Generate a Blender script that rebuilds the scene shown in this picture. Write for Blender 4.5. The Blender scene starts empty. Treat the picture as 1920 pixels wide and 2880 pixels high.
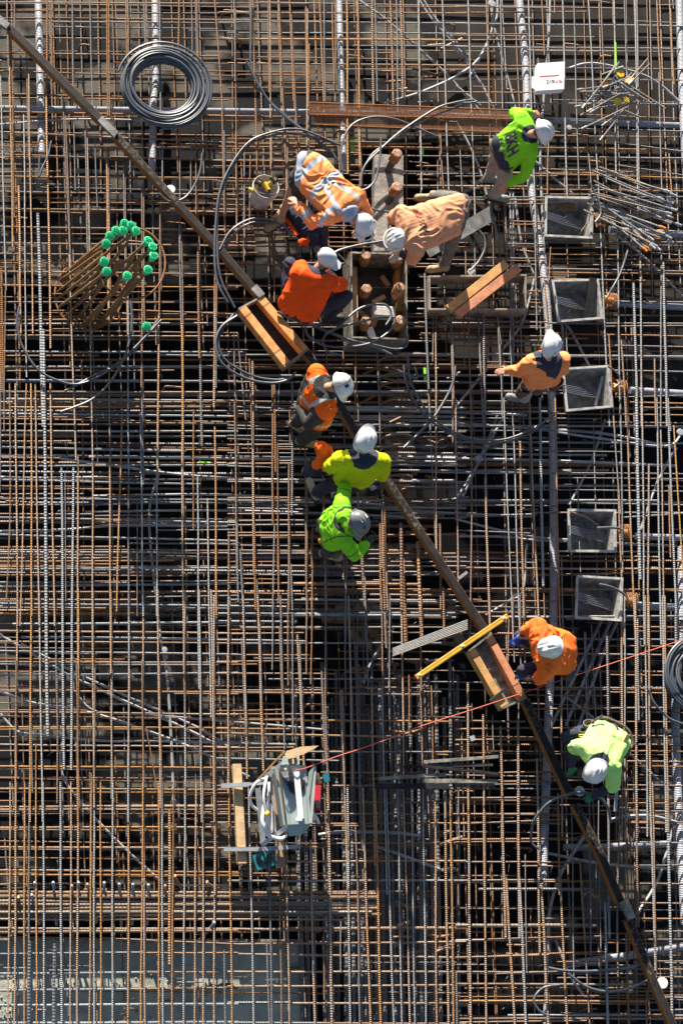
import bpy, math, random
from mathutils import Vector, Matrix, noise
from mathutils.bvhtree import BVHTree
random.seed(7)
R = math.radians
scn = bpy.context.scene
C = scn.collection

# ------------------------------------------------------------------ camera, sky, sun, exposure
TILT, DIST, PXM = R(22.0), 24.0, 240.0            # photo pixels per metre at the top mesh (z = 0)
vdir = Vector((-math.sin(TILT)*0.58, -math.sin(TILT)*0.81, math.cos(TILT)))
CAM = vdir * DIST
zc = vdir.normalized()
up = Vector((-0.012, 1, 0)); up = (up - zc*up.dot(zc)).normalized()
xc = up.cross(zc).normalized()
rr = Matrix.Rotation(R(-1.0), 3, zc); up = rr @ up; xc = rr @ xc
camd = bpy.data.cameras.new('camera'); cam = bpy.data.objects.new('camera', camd); C.objects.link(cam)
cam.matrix_world = Matrix(((xc.x, up.x, zc.x, CAM.x), (xc.y, up.y, zc.y, CAM.y), (xc.z, up.z, zc.z, CAM.z), (0, 0, 0, 1)))
camd.sensor_fit = 'VERTICAL'; camd.sensor_height = 24.0
camd.lens = 24.0 * (DIST*PXM) / 2880.0
camd.clip_start = 0.5; camd.clip_end = 500
scn.camera = cam
F = DIST*PXM

SUN_AZ = Vector((-0.20, 0.98, 0)).normalized(); SUN_EL = R(19.5)
w = bpy.data.worlds.new('World'); scn.world = w; w.use_nodes = True
nt = w.node_tree; bg = nt.nodes['Background']
sky = nt.nodes.new('ShaderNodeTexSky'); sky.sky_type = 'NISHITA'; sky.sun_disc = False
sky.sun_elevation = SUN_EL; sky.sun_rotation = math.atan2(SUN_AZ.x, SUN_AZ.y)
nt.links.new(sky.outputs[0], bg.inputs[0]); bg.inputs[1].default_value = 0.05
sd = bpy.data.lights.new('sun', 'SUN'); sd.energy = 5.0; sd.angle = R(0.5); sd.color = (1.0, 0.90, 0.76)
so = bpy.data.objects.new('sun', sd); C.objects.link(so)
S = (SUN_AZ*math.cos(SUN_EL) + Vector((0, 0, math.sin(SUN_EL)))).normalized()
so.rotation_euler = S.to_track_quat('Z', 'Y').to_euler(); so.location = S*30
scn.view_settings.view_transform = 'Standard'; scn.view_settings.look = 'None'
scn.view_settings.exposure = 1.36; scn.view_settings.gamma = 1.0

def P(px, py, z=0.0):
    """world point at height z seen at photo pixel (px, py)"""
    d = xc*((px-960.0)/F) + up*((1440.0-py)/F) - zc
    t = (z - CAM.z)/d.z
    return CAM + d*t
def D(dx, dy, dz=0.0):
    """direction: picture-right, picture-down, up"""
    v = Vector((dx, -dy, 0)); 
    if v.length > 0: v.normalize()
    return (v + Vector((0, 0, dz))).normalized()

# ------------------------------------------------------------------ materials
def mat(name, col, rough=0.7, metal=0.0, col2=None, nscale=12.0, bump=0.0, bscale=40.0, spec=0.5, contrast=(0.35, 0.65), detail=5.0):
    m = bpy.data.materials.new(name); m.use_nodes = True
    t = m.node_tree; b = t.nodes['Principled BSDF']
    b.inputs['Base Color'].default_value = (*col, 1); b.inputs['Roughness'].default_value = rough
    b.inputs['Metallic'].default_value = metal; b.inputs['Specular IOR Level'].default_value = spec
    tc = t.nodes.new('ShaderNodeTexCoord')
    if col2:
        n = t.nodes.new('ShaderNodeTexNoise'); n.inputs['Scale'].default_value = nscale; n.inputs['Detail'].default_value = detail
        t.links.new(tc.outputs['Object'], n.inputs['Vector'])
        r = t.nodes.new('ShaderNodeValToRGB'); r.color_ramp.elements[0].position = contrast[0]; r.color_ramp.elements[1].position = contrast[1]
        r.color_ramp.elements[0].color = (*col, 1); r.color_ramp.elements[1].color = (*col2, 1)
        t.links.new(n.outputs['Fac'], r.inputs[0]); t.links.new(r.outputs[0], b.inputs['Base Color'])
    if bump:
        n = t.nodes.new('ShaderNodeTexNoise'); n.inputs['Scale'].default_value = bscale; n.inputs['Detail'].default_value = 4
        t.links.new(tc.outputs['Object'], n.inputs['Vector'])
        bp = t.nodes.new('ShaderNodeBump'); bp.inputs['Strength'].default_value = bump; bp.inputs['Distance'].default_value = 0.01
        t.links.new(n.outputs['Fac'], bp.inputs['Height']); t.links.new(bp.outputs[0], b.inputs['Normal'])
    return m

def bar_material(name, grey, rust, bias):
    """ribbed steel bar: mill grey going to rust; 'rib' and 'tone' are mesh attributes"""
    m = bpy.data.materials.new(name); m.use_nodes = True
    t = m.node_tree; b = t.nodes['Principled BSDF']; L = t.links.new
    at = t.nodes.new('ShaderNodeAttribute'); at.attribute_name = 'tone'
    ar = t.nodes.new('ShaderNodeAttribute'); ar.attribute_name = 'rib'
    geo = t.nodes.new('ShaderNodeNewGeometry')
    n = t.nodes.new('ShaderNodeTexNoise'); n.inputs['Scale'].default_value = 3.0; n.inputs['Detail'].default_value = 6; n.inputs['Roughness'].default_value = 0.7
    L(geo.outputs['Position'], n.inputs['Vector'])
    n2 = t.nodes.new('ShaderNodeTexNoise'); n2.inputs['Scale'].default_value = 45; n2.inputs['Detail'].default_value = 3
    L(geo.outputs['Position'], n2.inputs['Vector'])
    a = t.nodes.new('ShaderNodeMath'); a.operation = 'MULTIPLY_ADD'; a.inputs[1].default_value = 1.6; a.inputs[2].default_value = -0.8 + bias
    L(n.outputs['Fac'], a.inputs[0])
    s = t.nodes.new('ShaderNodeMath'); s.operation = 'ADD'; s.use_clamp = True
    L(a.outputs[0], s.inputs[0]); L(at.outputs['Fac'], s.inputs[1])
    mx = t.nodes.new('ShaderNodeMix'); mx.data_type = 'RGBA'
    mx.inputs['A'].default_value = (*grey, 1); mx.inputs['B'].default_value = (*rust, 1); L(s.outputs[0], mx.inputs['Factor'])
    hs = t.nodes.new('ShaderNodeHueSaturation')
    mr = t.nodes.new('ShaderNodeMapRange'); mr.inputs['From Min'].default_value = 0.3; mr.inputs['From Max'].default_value = 0.7
    mr.inputs['To Min'].default_value = 0.62; mr.inputs['To Max'].default_value = 1.3
    L(n2.outputs['Fac'], mr.inputs['Value']); L(mr.outputs[0], hs.inputs['Value']); L(mx.outputs['Result'], hs.inputs['Color'])
    L(hs.outputs[0], b.inputs['Base Color'])
    b.inputs['Metallic'].default_value = 0.1; b.inputs['Roughness'].default_value = 0.55
    sn = t.nodes.new('ShaderNodeMath'); sn.operation = 'SINE'; L(ar.outputs['Fac'], sn.inputs[0])
    bp = t.nodes.new('ShaderNodeBump'); bp.inputs['Strength'].default_value = 0.6; bp.inputs['Distance'].default_value = 0.003
    L(sn.outputs[0], bp.inputs['Height']); L(bp.outputs[0], b.inputs['Normal'])
    return m

M = {}
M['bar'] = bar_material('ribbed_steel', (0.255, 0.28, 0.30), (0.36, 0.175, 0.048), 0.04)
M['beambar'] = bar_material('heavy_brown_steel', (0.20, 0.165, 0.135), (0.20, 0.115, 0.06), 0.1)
M['lowbar_shaded'] = bar_material('lower_steel_shaded', (0.14, 0.15, 0.165), (0.22, 0.095, 0.025), 0.1)  # darker copy of the bar steel, shade of the lower layers put in colour
M['ply'] = mat('film_ply', (0.010, 0.010, 0.013), 0.6, 0, (0.028, 0.026, 0.026), 9, 0.15, 60, spec=0.25)
M['plygrey'] = mat('worn_film', (0.10, 0.095, 0.085), 0.5, 0, (0.30, 0.28, 0.24), 14, 0.2, 60)
M['plyworn'] = mat('speckled_film', (0.018, 0.017, 0.017), 0.6, 0, (0.11, 0.10, 0.085), 26, 0.2, 60, contrast=(.48, .66), spec=0.2)
M['plyedge'] = mat('ply_edge', (0.34, 0.13, 0.03), 0.7, 0, (0.24, 0.09, 0.02), 20)
def wood(name, a, b):
    m = mat(name, a, 0.7, 0, b, 9.0, 0.3, 45, contrast=(.4, .62), detail=8)
    t = m.node_tree; tc = next(n for n in t.nodes if n.type == 'TEX_COORD')
    return m
M['lvl'] = wood('orange_timber', (0.78, 0.37, 0.13), (0.58, 0.24, 0.07))
M['red_lvl'] = wood('red_timber', (0.60, 0.25, 0.13), (0.40, 0.17, 0.09))
M['ochre'] = wood('ochre_timber', (0.62, 0.34, 0.12), (0.44, 0.24, 0.09))
M['pine'] = wood('pine', (0.62, 0.43, 0.24), (0.48, 0.33, 0.18))
M['yellowwood'] = wood('yellow_timber', (0.42, 0.29, 0.07), (0.36, 0.22, 0.04))
M['greywood'] = wood('weathered_timber', (0.30, 0.25, 0.21), (0.20, 0.16, 0.13))
M['deck'] = mat('deck_sunlit_patches', (0.005, 0.006, 0.008), 0.8, 0, (0.115, 0.108, 0.092), 1.15, 0.35, 30, contrast=(0.48, 0.56), detail=6, spec=0.2)  # pale noise patches paint sunlit panels over dark film-ply
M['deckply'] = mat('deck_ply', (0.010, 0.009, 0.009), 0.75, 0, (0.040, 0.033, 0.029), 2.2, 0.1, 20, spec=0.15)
M['pit'] = mat('pit_painted_shade', (0.008, 0.008, 0.010), 0.9, 0, (0.016, 0.016, 0.017), 3, spec=0.1)  # near-black colour paints the shade beneath the dense bars
M['slab'] = mat('fresh_slab', (0.44, 0.45, 0.38), 0.9, 0, (0.26, 0.28, 0.25), 4, 0.8, 25)
M['soil'] = mat('soil', (0.06, 0.055, 0.05), 0.9, 0, (0.09, 0.08, 0.07), 2)
M['galv'] = mat('galvanised_sheet', (0.48, 0.50, 0.53), 0.4, 0.4, (0.34, 0.37, 0.41), 14, 0.1, 60)
M['pvc'] = mat('pale_conduit', (0.38, 0.39, 0.41), 0.45, 0, (0.27, 0.28, 0.30), 8)
M['hose'] = mat('grey_hose', (0.055, 0.068, 0.09), 0.45, 0, (0.085, 0.10, 0.125), 5, spec=0.7)
M['rusty'] = mat('rust', (0.33, 0.15, 0.06), 0.8, 0.1, (0.22, 0.09, 0.035), 30, 0.4, 80)
M['darksteel'] = mat('dark_steel', (0.10, 0.095, 0.09), 0.5, 0.5, (0.06, 0.055, 0.05), 25)
M['strand'] = mat('steel_strand', (0.16, 0.17, 0.19), 0.4, 0.6, (0.24, 0.25, 0.27), 60)
M['tubrim'] = mat('worn_tub_rim', (0.46, 0.46, 0.45), 0.8, 0, (0.26, 0.26, 0.255), 12, 0.5, 50)
M['tub'] = mat('grey_plastic_tub', (0.32, 0.32, 0.31), 0.8, 0, (0.11, 0.11, 0.108), 10, 0.5, 40, contrast=(0.35, 0.68))
M['orange_cast'] = mat('orange_casting', (0.75, 0.28, 0.03), 0.6, 0, (0.5, 0.17, 0.03), 14)
M['green_cap'] = mat('green_plastic', (0.03, 0.62, 0.26), 0.4, 0)
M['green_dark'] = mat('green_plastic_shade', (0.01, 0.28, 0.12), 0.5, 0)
M['lime_mark'] = mat('lime_paint', (0.25, 0.80, 0.04), 0.6, 0)
M['white'] = mat('white_plastic', (0.80, 0.80, 0.80), 0.4, 0, (0.70, 0.70, 0.71), 9)
M['card'] = mat('white_card', (0.80, 0.80, 0.83), 0.7, 0)
M['redink'] = mat('red_ink', (0.65, 0.04, 0.05), 0.6)
M['blackink'] = mat('black_ink', (0.02, 0.02, 0.03), 0.6)
M['orangeink'] = mat('orange_ink', (0.8, 0.2, 0.03), 0.6)
M['yellow'] = mat('yellow_paint', (0.80, 0.52, 0.03), 0.45, 0, (0.72, 0.45, 0.03), 10)
M['black'] = mat('black_plastic', (0.025, 0.025, 0.028), 0.4)
M['bucket'] = mat('dirty_white_plastic', (0.66, 0.62, 0.60), 0.6, 0, (0.42, 0.38, 0.37), 9, 0.1)
M['cabinet'] = mat('pale_blue_metal', (0.40, 0.48, 0.47), 0.45, 0.1, (0.34, 0.42, 0.42), 6)
M['cabwhite'] = mat('white_metal', (0.82, 0.84, 0.85), 0.35)
M['teal'] = mat('teal_plastic', (0.01, 0.16, 0.20), 0.45)
M['redplastic'] = mat('red_plastic', (0.55, 0.03, 0.05), 0.35)
M['redcord'] = mat('red_cord', (0.72, 0.13, 0.08), 0.6)
M['skin'] = mat('skin', (0.52, 0.28, 0.19), 0.55, 0, (0.45, 0.22, 0.14), 20)
M['hair'] = mat('dark_hair', (0.03, 0.022, 0.018), 0.7)
M['navy'] = mat('navy_cloth', (0.018, 0.022, 0.045), 0.85, 0, (0.028, 0.032, 0.06), 30)
M['blackcloth'] = mat('black_cloth', (0.028, 0.027, 0.028), 0.85, 0, (0.045, 0.043, 0.045), 20)
M['orange'] = mat('orange_cloth', (0.95, 0.33, 0.12), 0.85, 0, (0.84, 0.26, 0.09), 7, 0.25, 180, contrast=(.35, .7), spec=0.2)
M['brightorange'] = mat('bright_orange_cloth', (0.98, 0.10, 0.01), 0.85, 0, (0.85, 0.085, 0.012), 7, 0.25, 180, contrast=(.35, .7), spec=0.2)
M['midorange'] = mat('mid_orange_cloth', (0.98, 0.155, 0.012), 0.85, 0, (0.85, 0.125, 0.015), 7, 0.25, 180, contrast=(.35, .7), spec=0.2)
M['peach'] = mat('faded_orange_cloth', (0.74, 0.36, 0.20), 0.85, 0, (0.66, 0.31, 0.17), 7, 0.25, 180, contrast=(.35, .7), spec=0.2)
M['lime'] = mat('lime_cloth', (0.25, 0.70, 0.02), 0.85, 0, (0.20, 0.58, 0.025), 7, 0.25, 180, contrast=(.35, .7), spec=0.2)
M['palelime'] = mat('faded_lime_cloth', (0.56, 0.90, 0.30), 0.85, 0, (0.42, 0.80, 0.18), 7, 0.25, 180, contrast=(.35, .7), spec=0.2)
M['yellowcloth'] = mat('yellow_cloth', (0.58, 0.64, 0.006), 0.85, 0, (0.48, 0.54, 0.01), 7, 0.25, 180, contrast=(.35, .7), spec=0.2)
M['reflect'] = mat('reflective_tape', (0.50, 0.54, 0.60), 0.35, 0.2)
M['khaki'] = mat('khaki_cloth', (0.36, 0.31, 0.29), 0.9, 0, (0.29, 0.25, 0.24), 12)
M['greycloth'] = mat('grey_cloth', (0.10, 0.10, 0.10), 0.9, 0, (0.16, 0.15, 0.14), 12)
M['boottan'] = mat('tan_leather', (0.42, 0.29, 0.17), 0.75, 0, (0.30, 0.20, 0.11), 14)
M['bootgrey'] = mat('grey_leather', (0.24, 0.25, 0.24), 0.8, 0, (0.17, 0.18, 0.16), 14)
M['bootbeige'] = mat('beige_leather', (0.45, 0.38, 0.29), 0.75, 0, (0.33, 0.27, 0.20), 14)
M['helmetwhite'] = mat('white_helmet', (0.74, 0.75, 0.76), 0.35, 0, (0.56, 0.57, 0.59), 14, contrast=(0.5, 0.75))
M['helmetgrey'] = mat('grey_helmet', (0.13, 0.14, 0.155), 0.3, 0, (0.17, 0.18, 0.20), 9)
M['capwhite'] = mat('white_cap_cloth', (0.66, 0.67, 0.75), 0.8)
M['gloveblue'] = mat('blue_glove', (0.01, 0.07, 0.42), 0.6)
M['glovegreen'] = mat('green_glove', (0.01, 0.18, 0.10), 0.6)
M['glovewhite'] = mat('pale_glove', (0.52, 0.45, 0.38), 0.8)
M['gloveblack'] = mat('black_glove', (0.04, 0.04, 0.045), 0.8)
M['leather'] = mat('brown_leather', (0.10, 0.06, 0.04), 0.7, 0, (0.17, 0.12, 0.08), 15)
M['towel'] = mat('pale_blue_towel', (0.36, 0.42, 0.55), 0.9)
M['purple'] = mat('purple_cloth', (0.13, 0.03, 0.42), 0.8)
def duct_material():
    m = mat('corrugated_duct', (0.46, 0.48, 0.54), 0.4, 0.0, (0.36, 0.39, 0.46), 7)
    t = m.node_tree; b = t.nodes['Principled BSDF']
    ar = t.nodes.new('ShaderNodeAttribute'); ar.attribute_name = 'rib'
    sn = t.nodes.new('ShaderNodeMath'); sn.operation = 'SINE'; t.links.new(ar.outputs['Fac'], sn.inputs[0])
    bp = t.nodes.new('ShaderNodeBump'); bp.inputs['Strength'].default_value = 1.0; bp.inputs['Distance'].default_value = 0.006
    t.links.new(sn.outputs[0], bp.inputs['Height']); t.links.new(bp.outputs[0], b.inputs['Normal'])
    return m
M['duct'] = duct_material()

# ------------------------------------------------------------------ mesh collector
class MB:
    def __init__(s): s.v = []; s.f = []; s.tone = []; s.rib = []; s.mi = []
    def add(s, vs, fs, tone=0.5, rib=None, mi=0):
        n = len(s.v); s.v += [Vector(v) for v in vs]; s.f += [tuple(i+n for i in f) for f in fs]
        s.tone += [tone]*len(vs); s.rib += (rib if rib else [0.0]*len(vs)); s.mi += [mi]*len(fs)
    def tube(s, pts, r, n=6, tone=0.5, mi=0, period=None, caps=True, closed=False, r1=None):
        pts = [Vector(p) for p in pts]; vs = []; rb = []; dist = 0; prev = None
        period = period or r*1.9
        for i, p in enumerate(pts):
            if closed: d = pts[(i+1) % len(pts)] - pts[i-1]
            else: d = pts[min(i+1, len(pts)-1)] - pts[max(i-1, 0)]
            d.normalize()
            if prev is None:
                a = Vector((0, 0, 1)) if abs(d.z) < 0.8 else Vector((1, 0, 0))
                a = (a - d*a.dot(d)).normalized()
            else:
                a = (prev - d*prev.dot(d)).normalized()
            prev = a; b = d.cross(a)
            if i: dist += (p-pts[i-1]).length
            q = r if r1 is None else r + (r1-r)*i/(len(pts)-1)
            for k in range(n):
                t = 2*math.pi*k/n
                vs.append(p + a*math.cos(t)*q + b*math.sin(t)*q); rb.append(dist/period*2*math.pi)
        fs = []; m = len(pts)
        for i in range(m if closed else m-1):
            j = (i+1) % m
            for k in range(n): fs.append((i*n+k, i*n+(k+1) % n, j*n+(k+1) % n, j*n+k))
        if caps and not closed:
            fs.append(tuple(reversed(range(n)))); fs.append(tuple((m-1)*n+k for k in range(n)))
        s.add(vs, fs, tone, rb, mi)
    def box(s, c, ax, ay, az, mi=0, tone=0.5):
        """centre and three half-axis vectors"""
        c, ax, ay, az = map(Vector, (c, ax, ay, az)); vs = []
        for k in (-1, 1):
            for j, i in ((-1, -1), (-1, 1), (1, 1), (1, -1)): vs.append(c+ax*i+ay*j+az*k)
        s.add(vs, [(3, 2, 1, 0), (4, 5, 6, 7), (0, 1, 5, 4), (1, 2, 6, 5), (2, 3, 7, 6), (3, 0, 4, 7)], tone, None, mi)
    def beam(s, p, q, wd, ht, mi=0, tone=0.5, bevel=0.0, roll=0.0):
        """bar of width wd and height ht whose top face runs from p to q"""
        p, q = Vector(p), Vector(q); d = (q-p).normalized(); side = d.cross(Vector((0, 0, 1))).normalized(); u = side.cross(d)
        if roll: mr = Matrix.Rotation(roll, 3, d); side = mr @ side; u = mr @ u
        prof = [(-.5, 0), (.5, 0), (.5, -1), (-.5, -1)]
        if bevel:
            b = bevel/wd; c = bevel/ht
            prof = [(-.5, -c), (-.5+b, 0), (.5-b, 0), (.5, -c), (.5, -1+c), (.5-b, -1), (-.5+b, -1), (-.5, -1+c)]
        n = len(prof); vs = [e + side*x*wd + u*y*ht for e in (p, q) for x, y in prof]
        fs = [(i, (i+1) % n, n+(i+1) % n, n+i) for i in range(n)] + [tuple(reversed(range(n))), tuple(range(n, 2*n))]
        s.add(vs, fs, tone, None, mi)
    def prism(s, bot, top, mi=0, tone=0.5):
        n = len(bot); s.add(list(bot)+list(top), [tuple(reversed(range(n))), tuple(range(n, 2*n))] + [(i, (i+1) % n, n+(i+1) % n, n+i) for i in range(n)], tone, None, mi)
    def lathe(s, base, axis, prof, n=20, mi=0, tone=0.5):
        """prof: list of (radius, distance along axis); open profile revolved"""
        base, axis = Vector(base), Vector(axis).normalized()
        a = Vector((1, 0, 0)) if abs(axis.x) < 0.8 else Vector((0, 1, 0)); a = (a-axis*a.dot(axis)).normalized(); b = axis.cross(a)
        vs = [base+axis*h+(a*math.cos(2*math.pi*k/n)+b*math.sin(2*math.pi*k/n))*r for r, h in prof for k in range(n)]
        m = len(prof); fs = [(i*n+k, i*n+(k+1) % n, (i+1)*n+(k+1) % n, (i+1)*n+k) for i in range(m-1) for k in range(n)]
        fs.append(tuple(reversed(range(n)))); fs.append(tuple((m-1)*n+k for k in range(n)))
        s.add(vs, fs, tone, None, mi)
    def build(s, name, mats, parent=None, smooth=False, **tags):
        off = parent_loc(parent)
        if parent is None and s.v:
            n = len(s.v); off = sum(s.v, Vector())/n; off.z = min(v.z for v in s.v)
        me = bpy.data.meshes.new(name); me.from_pydata([v-off for v in s.v], [], s.f)
        if not isinstance(mats, (list, tuple)): mats = [mats]
        for m in mats: me.materials.append(m)
        me.polygons.foreach_set('material_index', s.mi)
        a = me.attributes.new('tone', 'FLOAT', 'POINT'); a.data.foreach_set('value', s.tone)
        a = me.attributes.new('rib', 'FLOAT', 'POINT'); a.data.foreach_set('value', s.rib)
        if smooth is True: me.polygons.foreach_set('use_smooth', [True]*len(me.polygons))
        elif smooth: 
            me.polygons.foreach_set('use_smooth', [True]*len(me.polygons)); me.set_sharp_from_angle(angle=R(smooth))
        me.update()
        o = bpy.data.objects.new(name, me); C.objects.link(o)
        if parent is None: o.location = off
        else: o.parent = parent
        for k, v in tags.items():
            if v: o[k] = v
        return o
def parent_loc(o):
    v = Vector((0, 0, 0))
    while o is not None: v += o.location; o = o.parent
    return v
def thing(name, label, cat, loc, group=None):
    o = bpy.data.objects.new(name, None); o.empty_display_size = 0.1; C.objects.link(o); o.location = loc
    o['label'] = label; o['category'] = cat
    if group: o['group'] = group
    return o
def spline(pts, k=8):
    """catmull-rom through points"""
    pts = [Vector(p) for p in pts]; out = []
    q = [pts[0]*2-pts[1]] + pts + [pts[-1]*2-pts[-2]]
    for i in range(1, len(q)-2):
        for j in range(k):
            t = j/k; a, b, c, d = q[i-1], q[i], q[i+1], q[i+2]
            out.append(0.5*((2*b)+(c-a)*t+(2*a-5*b+4*c-d)*t*t+(3*b-a-3*c+d)*t**3))
    out.append(pts[-1]); return out
def text_mesh(body, size, extrude=0.0, bold=0.0):
    cu = bpy.data.curves.new('txt', 'FONT'); cu.body = body; cu.size = size; cu.extrude = extrude; cu.resolution_u = 2; cu.offset = bold
    cu.align_x = 'CENTER'; cu.align_y = 'CENTER'
    o = bpy.data.objects.new('txt', cu); C.objects.link(o)
    dg = bpy.context.evaluated_depsgraph_get(); me = bpy.data.meshes.new_from_object(o.evaluated_get(dg))
    vs = [v.co.copy() for v in me.vertices]; fs = [tuple(p.vertices) for p in me.polygons]
    bpy.data.objects.remove(o); bpy.data.curves.remove(cu); bpy.data.meshes.remove(me)
    return vs, fs
# ------------------------------------------------------------------ ground, deck, slab
def sheet(name, quad, z, m, thick=0.04, kind='structure'):
    b = MB(); top = [P(x, y, z) for x, y in quad]
    bot = [p - Vector((0, 0, thick)) for p in top]; b.prism(bot, top)
    return b.build(name, m, kind=kind)
b = MB(); b.box((0, 0, -2.6), (60, 0, 0), (0, 60, 0), (0, 0, 0.05)); b.build('ground', M['soil'], kind='structure')
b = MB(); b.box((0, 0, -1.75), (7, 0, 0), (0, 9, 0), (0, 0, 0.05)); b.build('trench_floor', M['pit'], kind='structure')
ZD = -0.62
DK = [('deck', [(-300, -300), (1230, -300), (1230, 400), (1010, 400), (1010, 470), (905, 470), (905, 800), (-300, 800)], M['deck']),
      ('deck', [(-300, 1770), (620, 1770), (880, 1990), (860, 2505), (-300, 2495)], M['deck']),
      ('deck', [(1230, -300), (2200, -300), (2200, 1150), (1230, 1000)], M['deckply']),
      ('deck', [(1640, 2050), (2200, 2050), (2200, 3100), (1780, 3100), (1640, 2700)], M['deck']),
      ('deck', [(1230, 1500), (1560, 1480), (1560, 1800), (1320, 1830)], M['deck']),
      ('deck', [(1400, 520), (1620, 560), (1620, 900), (1450, 930)], M['deck'])]
zz = 0
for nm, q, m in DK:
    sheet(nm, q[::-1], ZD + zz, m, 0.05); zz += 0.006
sheet('concrete_slab', [(-300, 3200), (860, 3200), (850, 2645), (-300, 2637)], -0.42, M['slab'], 0.9)
b = MB(); b.beam(P(-300, 2638, -.29), P(852, 2646, -.29), .03, .45); b.build('added_shade_board', M['plygrey'], label='low added board shading the back edge of the lower left slab', category='added shade board')  # board added only to cast the shadow band across the slab
# sunlit panels are painted into the deck colour; low concrete up-stand beside the pit
# ------------------------------------------------------------------ reinforcing bars
BARS = []     # (points, radius, tone, thick, vertical?)
def pt(ox, oy, x, y, k=2.45): return (ox + x/k, oy + y/k)
TONE = {'g': 0.02, 't': 0.6, 'r': 1.0, 'w': -0.3}
def V(ox, oy, s, k=2.45):
    for e in s.split(';'):
        a = e.split()
        if not a: continue
        x0, y0, x1, y1, w = map(float, a[:5]); c = a[5] if len(a) > 5 else 't'
        BARS.append((pt(ox, oy, x0, y0, k), pt(ox, oy, x1, y1, k), w/k, c, True))
def H(ox, oy, s, k=2.45):
    for e in s.split(';'):
        a = e.split()
        if not a: continue
        x0, y0, x1, y1, w = map(float, a[:5]); c = a[5] if len(a) > 5 else 't'
        BARS.append((pt(ox, oy, x0, y0, k), pt(ox, oy, x1, y1, k), w/k, c, False))
V(0, 0, '''52 -60 52 170 7 g;100 -60 100 240 10 g;328 -60 325 560 13 r;355 -60 362 470 9 t;500 -60 505 610 11 g;620 -60 640 760 9 g;738 -60 744 800 11 r;750 -60 757 800 10 r
870 -60 876 390 10 r;880 -60 886 380 9 t;985 -60 1003 305 9 g;1003 -60 1010 300 8 r;1100 -60 1109 840 12 g;1235 -60 1230 330 13 r;1318 -60 1325 380 8 g;1345 -60 1356 430 9 t;1357 -60 1368 420 9 t
1475 -60 1530 700 11 t;1530 700 1550 1600 10 t;68 280 88 1700 10 r;80 260 100 1500 9 t;5 520 45 2000 9 g;186 380 203 1100 11 t;200 500 228 2300 10 t;165 790 185 2600 9 g;320 560 350 2400 14 r
435 660 485 1800 10 t;447 700 497 2000 9 g;510 840 520 1310 9 g;588 850 610 1900 11 g;600 870 630 2400 9 t;655 950 672 1430 8 g;735 1010 752 2300 11 r;748 1060 764 2000 9 t;853 1130 866 1900 9 g;864 1150 880 2400 8 t
978 1280 985 2200 10 t;990 1290 998 2300 9 t;1108 1420 1112 2000 9 g;1125 960 1120 1250 10 g;1240 920 1242 1800 9 g;1350 920 1352 1500 10 r;1320 950 1315 1330 8 g;130 1280 145 2300 14 t'''.replace('\n', ';'))
V(0, 560, '''262 100 300 1568 20 g;300 900 330 3700 20 g;480 380 525 1800 11 t;617 300 640 1800 9 t;752 100 757 1700 9 t;880 500 888 1900 10 g;985 550 975 1300 14 t;978 1300 990 1968 12 g;1105 50 1098 850 11 t;1095 800 1088 1968 13 t
1236 180 1250 900 12 g;1250 180 1262 1000 10 t;1255 860 1262 2200 16 r;1365 300 1375 1100 16 t;1380 1050 1392 1700 15 g;1480 600 1474 1440 16 t;1495 600 1490 1300 9 g;-5 480 15 1330 14 r;12 480 22 1340 14 r;40 600 30 1600 8 t'''.replace('\n', ';'))
V(0, 1120, '''5 -200 2 650 9 g;68 -100 72 800 10 t;72 800 45 1400 9 t;108 -100 122 1568 11 t;184 -100 140 1568 9 t;215 -100 220 1500 11 r;245 -100 272 1568 10 t;348 -100 378 1568 11 t;425 480 443 2560 14 w;507 480 492 2560 14 w
538 400 540 1900 11 t;640 400 640 1900 10 t;758 400 765 1900 11 t;842 100 805 1470 11 r;888 500 888 1800 10 g;968 100 988 1500 11 g;1085 300 1082 1500 11 g;1255 300 1268 1900 11 t;1335 80 1333 900 10 r;1362 540 1372 2000 10 g;1430 690 1455 2200 10 g;1480 200 1492 1500 12 r;450 500 455 1400 6 g;948 700 946 1500 6 g'''.replace('\n', ';'))
V(0, 1700, '''122 -100 108 1400 11 t;113 380 115 1200 9 t;218 -100 208 1500 12 r;210 400 225 1300 10 g;272 -100 295 1500 10 g;375 -100 400 900 10 g;395 480 395 1370 10 t;540 -100 538 1500 12 r;528 380 548 1400 10 t;640 -100 650 1400 11 t;655 440 645 1300 9 g
765 -100 775 1300 10 t;775 450 768 1340 9 g;888 -100 885 1500 11 g;896 450 880 1480 9 t;988 -100 990 1600 10 t;980 380 992 1200 9 t;1088 -100 1105 1400 11 t;1098 390 1115 1440 9 t;1275 -100 1275 1500 11 g;1265 340 1280 830 9 t;1372 -100 1390 1500 10 g;1382 360 1380 1040 9 t;1455 -100 1478 1500 11 t;1470 340 1474 1100 9 g;1008 850 1080 1260 8 t;1195 1270 1195 2000 9 r;1168 1420 1168 2480 16 t
250 960 250 1500 9 r;630 1160 632 1500 9 r'''.replace('\n', ';'))
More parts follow.
